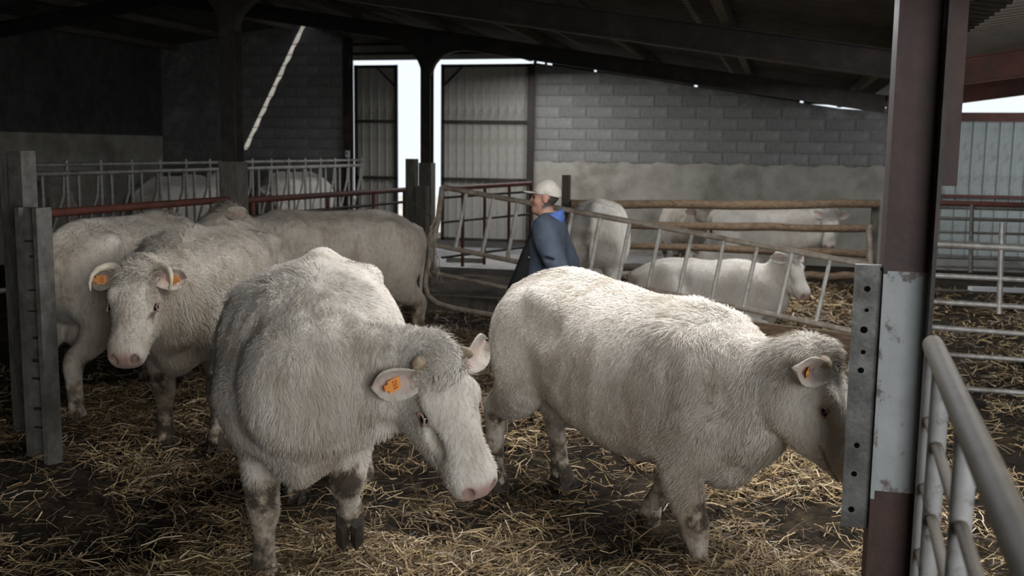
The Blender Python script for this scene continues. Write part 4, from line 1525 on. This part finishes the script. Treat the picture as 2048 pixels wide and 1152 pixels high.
# A: strides towards the lens, head turned to the right
(x, y), h = (P(632, 700, 5.3).x, P(632, 700, 5.3).y), math.radians(-70)
cow('white cow with stub horns striding forward, head turned towards the white column', (x, y, ground(x, y) - .02), h, 1.07, HI, 'white', fat=1.1, poll=(1.0, .56, 1.11),
    head_yaw=38, head_pitch=57, head_size=1.0, head_roll=12, ear_droop=(-.1, .35), front=(dict(swing=.22, bend=.9, lift=.22), dict(swing=.05)), hind=(dict(swing=-.1), dict(swing=.1)), horns='stub', tags=('R',), hair=HAIR, seed=2, group='cattle in the near pen')
# B: walks to the right, half profile
(x, y), h = (P(1222, 700, 5.6).x, P(1222, 700, 5.6).y), math.radians(-35)
cow('white cow with curled flank hair walking behind the white column', (x, y, ground(x, y) - .04), h, 0.985, HI, 'white', fat=1.03, pitch=6.0, poll=(1.20, .0, 1.32),
    head_yaw=20, head_pitch=58, front=(dict(swing=-.45), dict(swing=.36)), hind=(dict(swing=.14), dict(swing=-.08)), horns='stub', tags=('R',), hair=HAIR, seed=3, group='cattle in the near pen')
# C: horned, faces the lens
(x, y), h = stand(334, 6.4, 512, 8.1)
cow('cow with long curved horns and two orange ear tags', (x, y, ground(x, y) - .02), h, 1.03, HI, 'cream', poll=(1.12, -.05, 1.22),
    head_yaw=10, head_pitch=50, front=({}, dict(swing=-.05)), hind=({}, {}), horns='long', tags=('L', 'R'), hair=HAIR, seed=4, group='cattle in the near pen', ear_droop=.25)
# D: behind the twin posts
(x, y), h = stand(343, 8.27, 131, 7.02)
cow('pale cow behind the caked post, rump to the post', (x, y, ground(x, y) - .02), h, 1.0, MID, 'cream', hair=HAIR // 4, poll=(.84, .10, .62), head_yaw=10, head_pitch=80, hind=(dict(swing=.1), dict(swing=-.1)), group='cattle in the near pen')
# E: rump to the ladder gate
(x, y), h = stand(537, 9.45, 790, 10.2)
cow('pale cow turned away, rump beside the wooden post and tied gate', (x, y, ground(x, y) - .02), h, 1.0, MID, 'cream', hair=HAIR // 3, poll=(1.08, .1, 1.43), head_yaw=20, head_pitch=25, hind=(dict(swing=-.08), dict(swing=.1)), group='cattle in the near pen', tail=-.04)
# J: rear view behind the man
(x, y), h = stand(1196, 12.4, 1182, 10.9)
cow('white cow with dirty rump standing between the man and the log rails', (x, y, ground(x, y) - .02), h, 0.97, LOW, 'clean', hair=HAIR // 8, poll=(1.2, .1, .95), group='cattle in the far pen')
# K: lying
(x, y), h = stand(1490, 11.2, 1330, 11.5)
cow('white cow lying in straw behind the ladder gate', (x, y, ground(x, y) - .02), h, 0.86, MID, 'clean', hair=HAIR // 6, lying=True, poll=(1.05, -.15, .96), head_yaw=-40, head_pitch=52, group='cattle in the far pen')
# L: standing behind the rails
(x, y), h = stand(1590, 14.7, 1470, 15.1)
cow('white young cow standing behind the wooden rails', (x, y, ground(x, y) - .02), h, 0.88, LOW, 'clean', hair=HAIR // 8, poll=(1.02, -.22, 1.25), head_yaw=-82, head_pitch=62, group='cattle in the far pen')
(x, y), h = stand(1372, 16.2, 1345, 17.4)
cow('grey muddy cow behind the rails next to the white young cow', (x, y, ground(x, y) - .02), h, 0.85, LOW, 'grey', poll=(1.12, .1, 1.36), head_yaw=25, head_pitch=30, horns=None, group='cattle in the far pen')
(x, y), h = stand(1400, 14.5, 1500, 14.7)
cow('white calf lying behind the rails', (x, y, ground(x, y)), h, 0.55, LOW, 'clean', lying=True, poll=(1.0, .1, .85), head_pitch=50, group='cattle in the far pen')
# behind the feeding barrier
(x, y), h = stand(410, 16.6, 300, 15.1)
cow('white cow standing broadside behind the feeding barrier', (x, y, 0.0), h, 1.12, LOW, 'clean', poll=(1.1, -.1, 1.4), head_yaw=-20, head_pitch=40, tags=('R',), group='cattle behind the barrier')
(x, y), h = stand(545, 18.5, 640, 20.2)
cow('white cow behind the barrier lowering its face between the bars', (x, y, 0.0), h, 1.12, LOW, 'clean', poll=(1.0, .25, 1.16), head_yaw=60, head_pitch=70, group='cattle behind the barrier')
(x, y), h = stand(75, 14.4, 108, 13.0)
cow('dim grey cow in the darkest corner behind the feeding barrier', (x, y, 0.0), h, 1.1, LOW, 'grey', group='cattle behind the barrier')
# ------------------------------------------------------------------ the man at the ladder gate
def mat_skin():
    m, nt, N, L, B = _nodes('skin')
    at = N.new('ShaderNodeAttribute')
    at.attribute_name = 'paint'
    sp_ = N.new('ShaderNodeSeparateColor')
    L.new(at.outputs['Color'], sp_.inputs[0])
    col_ = (0.36, 0.20, 0.145, 1)
    prev = None
    for ch, c in ((0, (0.05, 0.04, 0.032, 1)), (1, (0.40, 0.17, 0.13, 1))):
        x = N.new('ShaderNodeMix')
        x.data_type = 'RGBA'
        L.new(sp_.outputs[ch], x.inputs[0])
        if prev is None: x.inputs[6].default_value = col_
        else: L.new(prev, x.inputs[6])
        x.inputs[7].default_value = c
        prev = x.outputs[2]
    L.new(prev, B.inputs['Base Color'])
    B.inputs['Roughness'].default_value = 0.55
    return m


M['skin'] = mat_skin()
M['jacket'] = mat_mottled('jacket_cloth', (0.040, 0.052, 0.072), (0.066, 0.082, 0.110), 7, 0.8, None, bump=0.5, bscale=9, bdist=0.03)
M['lining'] = mat_mottled('black_cloth', (0.006, 0.006, 0.007), (0.012, 0.012, 0.013), 9, 0.9, None, bump=0.3, bscale=12, bdist=0.02)
M['collar'] = mat_mottled('blue_collar', (0.045, 0.09, 0.27), (0.09, 0.16, 0.42), 18, 0.8, None, bump=0.5, bscale=30)
M['cap'] = mat_mottled('cap_cotton', (0.42, 0.385, 0.33), (0.54, 0.50, 0.44), 9, 0.85, None, bump=0.4, bscale=40)
M['trousers'] = mat_mottled('work_trousers', (0.03, 0.035, 0.045), (0.05, 0.056, 0.068), 8, 0.9, None, bump=0.4, bscale=14, bdist=0.02)
M['boots'] = mat_mottled('rubber_boots', (0.02, 0.026, 0.016), (0.035, 0.04, 0.025), 8, 0.5, (0.06, 0.05, 0.03), 3, 0.7, 0.2, 30)

mp_ = P(1092, 420, 7.75)
man = empty('person', (mp_.x, mp_.y, float(ground(mp_.x, mp_.y)) - 0.02), math.radians(183))
tag(man, 'person in cream cap and open blue-grey jacket standing at the ladder gate', 'person')
HD = 1.655
ARM = {s: [(-.02, .175 * s, 1.43), (-.075, .245 * s, 1.29), (-.135, .275 * s, 1.14), (-.02, .265 * s, 1.05), (.06, .20 * s, 0.99)] for s in (1, -1)}
F = Field((-.45, -.46, 0), (.5, .46, 1.86), 0.009)
Y3 = (0, 1, 0)
F.loft([((-.01, 0, .88), .15, .11, .11, None, Y3), ((-.005, 0, 1.05), .145, .10, .12, None, Y3), ((-.01, 0, 1.25), .165, .11, .115, None, Y3), ((-.02, 0, 1.40), .17, .10, .09, None, Y3), ((-.02, 0, 1.47), .10, .07, .06, None, Y3)], k=.04)
F.loft([((-.025, 0, 1.42), .066, .066, .066, None, Y3), ((.0, 0, 1.53), .058, .06, .058, None, Y3), ((.012, 0, 1.60), .06, .06, .055, None, Y3)], k=.03)
for s in (1, -1):
    F.loft([(p, r, r, r, None, Y3) for p, r in zip(ARM[s], (.062, .052, .044, .038, .028))], k=.03)
    F.loft([((0, .09 * s, .92), .085, .09, .09, None, Y3), ((.02, .10 * s, .50), .058, .06, .06, None, Y3), ((-.02, .10 * s, .08), .04, .045, .04, None, Y3)], k=.04)
    F.loft([((-.05, .10 * s, .05), .04, .04, .04), ((.16, .12 * s, .035), .04, .03, .03)], k=.03, subdiv=1)
    # hand: palm, four fingers bent inwards, thumb from the side of the palm
    w = np.array(ARM[s][-1])
    d = nrm(w - np.array(ARM[s][-2]))
    inn = nrm(np.array((0.1, -s, -.2)))
    dn = nrm(np.cross(d, inn) * s)
    F.loft([(w, .030, .018, .018, inn), (w + d * .05, .042, .016, .016, inn), (w + d * .09, .040, .014, .014, inn)], k=.015, subdiv=2)
    for j in range(4):
        b0 = w + d * .088 + dn * (.03 - .02 * j)
        ln = (.036, .042, .039, .030)[j]
        p1 = b0 + d * ln * .8 + inn * .012
        p2 = p1 + nrm(d * .6 + inn) * ln * .7
        p3 = p2 + nrm(d * .1 + inn) * ln * .55
        F.loft([(b0, .0095, .0095, .0095), (p1, .009, .009, .009), (p2, .0082, .0082, .0082), (p3, .0072, .0072, .0072)], k=.006, subdiv=1)
    t0 = w + d * .025 + dn * .034
    t1 = t0 + nrm(d + dn * .9 + inn * .4) * .036
    t2 = t1 + nrm(d + dn * .2 + inn * .5) * .032
    F.loft([(t0, .012, .012, .012), (t1, .011, .011, .011), (t2, .009, .009, .009)], k=.008, subdiv=1)
# head
F.ellipsoid((-.005, 0, HD + .035), (.100, .077, .098), .02)
F.ellipsoid((.035, 0, HD - .04), (.072, .060, .085), .03)
F.ellipsoid((.078, 0, HD - .098), (.028, .028, .022), .03)
F.loft([((.02, 0, HD - .095), .045, .03, .03), ((.075, 0, HD - .10), .028, .02, .02)], k=.03, subdiv=1)
F.ellipsoid((.088, 0, HD + .022), (.020, .050, .014), .02)
F.loft([((.092, 0, HD + .01), .010, .012, .012), ((.113, 0, HD - .028), .015, .014, .012)], k=.015, subdiv=1)
F.ellipsoid((.092, 0, HD - .066), (.016, .024, .008), .01)
F.ellipsoid((.090, 0, HD - .078), (.015, .021, .008), .01)
for s in (1, -1):
    F.ellipsoid((.088, .030 * s, HD), (.016, .017, .011), .012, 'cut')
    F.ellipsoid((.062, .045 * s, HD - .028), (.025, .018, .02), .02)
    F.ellipsoid((-.008, .077 * s, HD - .012), (.020, .010, .033), .008)
    F.ellipsoid((-.003, .088 * s, HD - .008), (.010, .007, .018), .006, 'cut')
V, Q = F.surface()
pt = np.zeros((len(V), 3))
hx, hz = V[:, 0], V[:, 2] - HD
isear = (np.abs(V[:, 1]) > .066) & (np.abs(hx + .008) < .03) & (np.abs(hz + .012) < .045)
pt[:, 0] = np.clip((0.032 - hx - 0.0 * hz) / .02, 0, 1) * np.clip((hz + .075 + .5 * np.clip(hx + .03, 0, 1)) / .02, 0, 1) * (~isear)
pt[:, 0] = np.maximum(pt[:, 0], np.clip((hz - .03) / .01, 0, 1))
pt[:, 0] = np.maximum(pt[:, 0], np.exp(-((hx - .10) / .02) ** 2 - ((hz - .022) / .007) ** 2) * (np.abs(V[:, 1]) < .055) * .8)
pt[:, 1] = np.exp(-((hx - .098) / .02) ** 2 - ((hz + .071) / .010) ** 2 - (V[:, 1] / .024) ** 2) * .8
pt[:, 1] = np.maximum(pt[:, 1], isear * .5)
link('body', np_mesh('person_body', V, Q, M['skin'], True, pt), man)
eyem = sphere_mesh('eye', 0.0115, M['eye'], 10, 7)
for s in (1, -1):
    o = link('eye', eyem, man)
    o.location = (.079, .030 * s, HD)
# jacket: trunk and sleeves as one cloth, creased
F = Field((-.5, -.5, .7), (.5, .5, 1.62), 0.010)
F.loft([((.035, 0, .80), .215, .21, .16, None, Y3), ((.02, 0, .95), .205, .185, .15, None, Y3), ((0, 0, 1.10), .20, .165, .14, None, Y3), ((-.015, 0, 1.28), .205, .15, .13, None, Y3), ((-.025, 0, 1.41), .19, .125, .11, None, Y3), ((-.02, 0, 1.475), .12, .085, .07, None, Y3)], k=.04, n=2.3)
for s in (1, -1):
    F.loft([(p, r, r, r, None, Y3) for p, r in zip(ARM[s], (.098, .090, .084, .074, .062))], k=.05)
    for (pp, rr_) in (((-.06, .33 * s, 1.22), .012), ((-.15, .345 * s, 1.13), .012), ((-.02, .33 * s, 1.10), .012)):
        F.ellipsoid(pp, (.07, rr_, .012), .03, 'cut')
V, Q = F.surface()
V = V + (np.stack([vnoise3(V * 9 + 3 * i, 60 + i) for i in range(3)], 1) - .5) * .022
jk = link('jacket', np_mesh('jacket', V, Q, M['jacket'], True), man)
for z in (1.22, 1.02, .88):
    o = link('button', sphere_mesh('button', .008, M['galv'], 8, 6), jk)
    o.location = (.085 + (1.3 - z) * .12, .165, z)
# the open front: black lining and pullover
F = Field((-.3, -.3, .66), (.55, .3, 1.56), 0.012)
F.loft([((.255, .0, .74), .185, .10, .09, None, Y3), ((.205, 0, .90), .18, .10, .09, None, Y3), ((.14, 0, 1.10), .165, .09, .08, None, Y3), ((.085, 0, 1.30), .14, .07, .06, None, Y3), ((.05, 0, 1.43), .09, .06, .045, None, Y3)], k=.03, n=2.4)
V, Q = F.surface()
V = V + (np.stack([vnoise3(V * 8 + 5 * i, 70 + i) for i in range(3)], 1) - .5) * .02
link('pullover', np_mesh('pullover', V, Q, M['lining'], True), man)
# stand-up collar, open at the throat
vs, fs = [], []
na, nz = 28, 5
for layer in (0, 1):
    for i in range(na + 1):
        an = math.radians(42 + (318 - 42) * i / na)
        for j in range(nz):
            t = j / (nz - 1)
            r = (.098 + .020 * math.sin(t * 3.1) + (.012 if layer == 0 else 0.0)) * (1 + .12 * math.sin(an * 5) * t * .4)
            vs.append((-.012 + r * 1.02 * math.cos(an) + (.02 * t if abs(i / na - .5) > .42 else 0), r * .98 * math.sin(an), 1.415 + .035 * math.cos(an + math.pi) + t * (.125 - .03 * abs(i / na - .5) * 2)))
n = (na + 1) * nz
for i in range(na):
    for j in range(nz - 1):
        a = i * nz + j
        fs += [(a, a + nz, a + nz + 1, a + 1), (n + a, n + a + 1, n + a + nz + 1, n + a + nz)]
    fs += [(i * nz + nz - 1, (i + 1) * nz + nz - 1, n + (i + 1) * nz + nz - 1, n + i * nz + nz - 1)]
me = bpy.data.meshes.new('collar')
me.from_pydata(vs, [], fs)
me.polygons.foreach_set('use_smooth', [True] * len(me.polygons))
me.materials.append(M['collar'])
o = link('collar', me, man)
o['label'] = 'bright blue turned-up collar'
# trousers and boots
F = Field((-.3, -.3, .25), (.35, .3, 1.0), 0.012)
for s in (1, -1):
    F.loft([((0, .085 * s, .93), .115, .13, .13, None, Y3), ((.02, .10 * s, .55), .085, .09, .09, None, Y3), ((-.01, .10 * s, .30), .075, .08, .08, None, Y3)], k=.05)
V, Q = F.surface()
link('trousers', np_mesh('trousers', V, Q, M['trousers'], True), man)
for s in (1, -1):
    F = Field((-.2, -.3, -.01), (.35, .3, .42), 0.012)
    F.loft([((-.005, .10 * s, .36), .080, .085, .085, None, Y3), ((-.015, .10 * s, .10), .055, .06, .06, None, Y3)], k=.03)
    F.loft([((-.05, .10 * s, .055), .052, .05, .05), ((.08, .11 * s, .05), .055, .05, .05), ((.19, .12 * s, .04), .045, .035, .035)], k=.03)
    V, Q = F.surface()
    link('boot', np_mesh('boot', V, Q, M['boots'], True), man)
# cap
F = Field((-.2, -.16, HD - .03), (.3, .16, HD + .2), 0.006)
F.ellipsoid((-.010, 0, HD + .045), (.108, .086, .092), .01)
F.ellipsoid((-.012, 0, HD - .06), (.30, .2, .085), .006, 'cut')
V, Q = F.surface()
V = V + (np.stack([vnoise3(V * 22 + 5 * i, 80 + i) for i in range(3)], 1) - .5) * .008
# the crown tilts down at the back
V[:, 2] += np.clip(-V[:, 0] - .02, 0, 1) * -.25
cp_ = link('cap', np_mesh('cap', V, Q, M['cap'], True), man)
cp_['label'] = 'worn cream baseball cap'
vs, fs = [], []
for lay_ in (0, 1):
    for i in range(15):
        an = math.radians(-62 + 124 * i / 14)
        for j in range(5):
            t = j / 4
            x = .070 * math.cos(an) + .02 + t * .088 * math.cos(an) ** .6
            y = .084 * math.sin(an) * (1 - .12 * t)
            vs.append((x, y, HD + .042 - lay_ * .005 - .10 * y * y / .084 - .006 * t + .012 * t * math.cos(an)))
for i in range(14):
    for j in range(4):
        a = i * 5 + j
        fs += [(a, a + 5, a + 6, a + 1), (75 + a, 75 + a + 1, 75 + a + 6, 75 + a + 5)]
    fs.append((i * 5 + 4, i * 5 + 9, 75 + i * 5 + 9, 75 + i * 5 + 4))
me = bpy.data.meshes.new('brim')
me.from_pydata(vs, [], fs)
me.polygons.foreach_set('use_smooth', [True] * len(me.polygons))
me.materials.append(M['cap'])
link('brim', me, cp_)
# ------------------------------------------------------------------ straw bedding
def mat_straw():
    m, nt, N, L, B = _nodes('straw')
    at = N.new('ShaderNodeAttribute')
    at.attribute_name = 'paint'
    L.new(at.outputs['Color'], B.inputs['Base Color'])
    B.inputs['Roughness'].default_value = 0.55
    B.inputs['Specular IOR Level'].default_value = 0.35
    return m


M['straw'] = mat_straw()


def straw(name, label, x0, x1, y0, y1, count, seed, sizes=(0.05, 0.20), bright=1.12, dens=None, wid=0.0042):
    r = np.random.default_rng(seed)
    pts = np.zeros((0, 2))
    while len(pts) < count:
        c = np.stack([r.uniform(x0, x1, count), r.uniform(y0, y1, count)], 1)
        patch = fbm2(c[:, 0] * 0.9 + 20, c[:, 1] * 0.9 + 20, 31, 4)
        dist = np.hypot(c[:, 0], c[:, 1])
        pr = np.clip((patch - 0.33) / 0.22, 0.10, 1) * np.clip(4.6 / dist, 0.12, 1) ** 1.2
        ang = np.abs(np.arctan2(c[:, 0], c[:, 1]) + YAW)
        pr = pr * (ang < 0.62) * (dist > 2.0)
        if dens is not None: pr = pr * dens(c)
        pts = np.vstack([pts, c[r.random(count) < pr]])
    pts = pts[:count]
    n = count
    x, y = pts[:, 0], pts[:, 1]
    g = ground(x, y)
    patch = fbm2(x * 0.9 + 20, y * 0.9 + 20, 31, 4)
    far = np.clip((np.hypot(x, y) - 4) / 8, 0, 1)
    L = r.uniform(sizes[0], sizes[1], n) ** 1.0 * (0.7 + 0.6 * r.random(n))
    W = wid * (0.5 + r.random(n)) * (1 + 0.9 * far)
    flow = fbm2(x * 2.2 + 3, y * 2.2 + 3, 51, 2) * 12
    az = np.where(r.random(n) < 0.5, flow + r.normal(0, .5, n), r.uniform(0, 6.283, n))
    el = np.clip(np.abs(r.normal(0, 0.24, n)), 0, 1.1) * np.where(r.random(n) < .5, -1, 1)
    h = np.abs(r.normal(0, 0.022, n)) + 0.018 + 0.03 * np.clip((patch - .45) * 4, 0, 1) * r.random(n)
    d = np.stack([np.cos(az) * np.cos(el), np.sin(az) * np.cos(el), np.sin(el)], 1)
    s = np.stack([-np.sin(az), np.cos(az), np.zeros(n)], 1)
    rl = r.uniform(-1.0, 1.0, n)[:, None]
    up = np.cross(d, s)
    s = s * np.cos(rl) + up * np.sin(rl)
    c = np.stack([x, y, g + h], 1)
    kink = (r.normal(0, .10, (n, 3))) * L[:, None]
    a, b = c - d * L[:, None] / 2, c + d * L[:, None] / 2
    m_ = c + kink
    a[:, 2] = np.maximum(a[:, 2], g - .015)
    b[:, 2] = np.maximum(b[:, 2], g - .015)
    hw = s * W[:, None] / 2
    V = np.stack([a - hw, a + hw, m_ - hw, m_ + hw, b - hw, b + hw], 1).reshape(-1, 3)
    o = 6 * np.arange(n)[:, None]
    Q = np.vstack([o + np.array([[0, 1, 3, 2]]), o + np.array([[2, 3, 5, 4]])])
    pal = np.array([(.50, .38, .19), (.58, .47, .27), (.34, .24, .11), (.15, .10, .05), (.06, .045, .025), (.66, .58, .42)]) * bright * np.array((.98, .97, 1.06))
    k = r.choice(6, n, p=(.17, .09, .28, .27, .16, .03))
    dk = patch < 0.42
    k = np.where(dk & (r.random(n) < .65), r.choice([2, 3, 4], n), k)
    col = pal[k] * r.uniform(.75, 1.15, n)[:, None]
    o_ = link(name, np_mesh(name, V, Q, M['straw'], False, np.repeat(col, 6, 0)))
    o_.parent = floor
    tag(o_, label, kind='stuff')
    return o_


straw('straw_bedding', 'loose golden straw bedding trodden into the muck', -6.4, 2.6, 2.0, 12.5, NSTRAW, 5, dens=lambda c: np.where((c[:, 0] > 0.75) & (c[:, 1] > 4.6), .22, 1.0))
straw('straw_bedding', 'pale straw litter in the far right pen', -3.0, 3.2, 10.0, 15.5, NSTRAW // 8, 6, sizes=(.08, .26), wid=.007, bright=.8, dens=lambda c: np.where(c[:, 0] > 1.2, .2, 1.0))
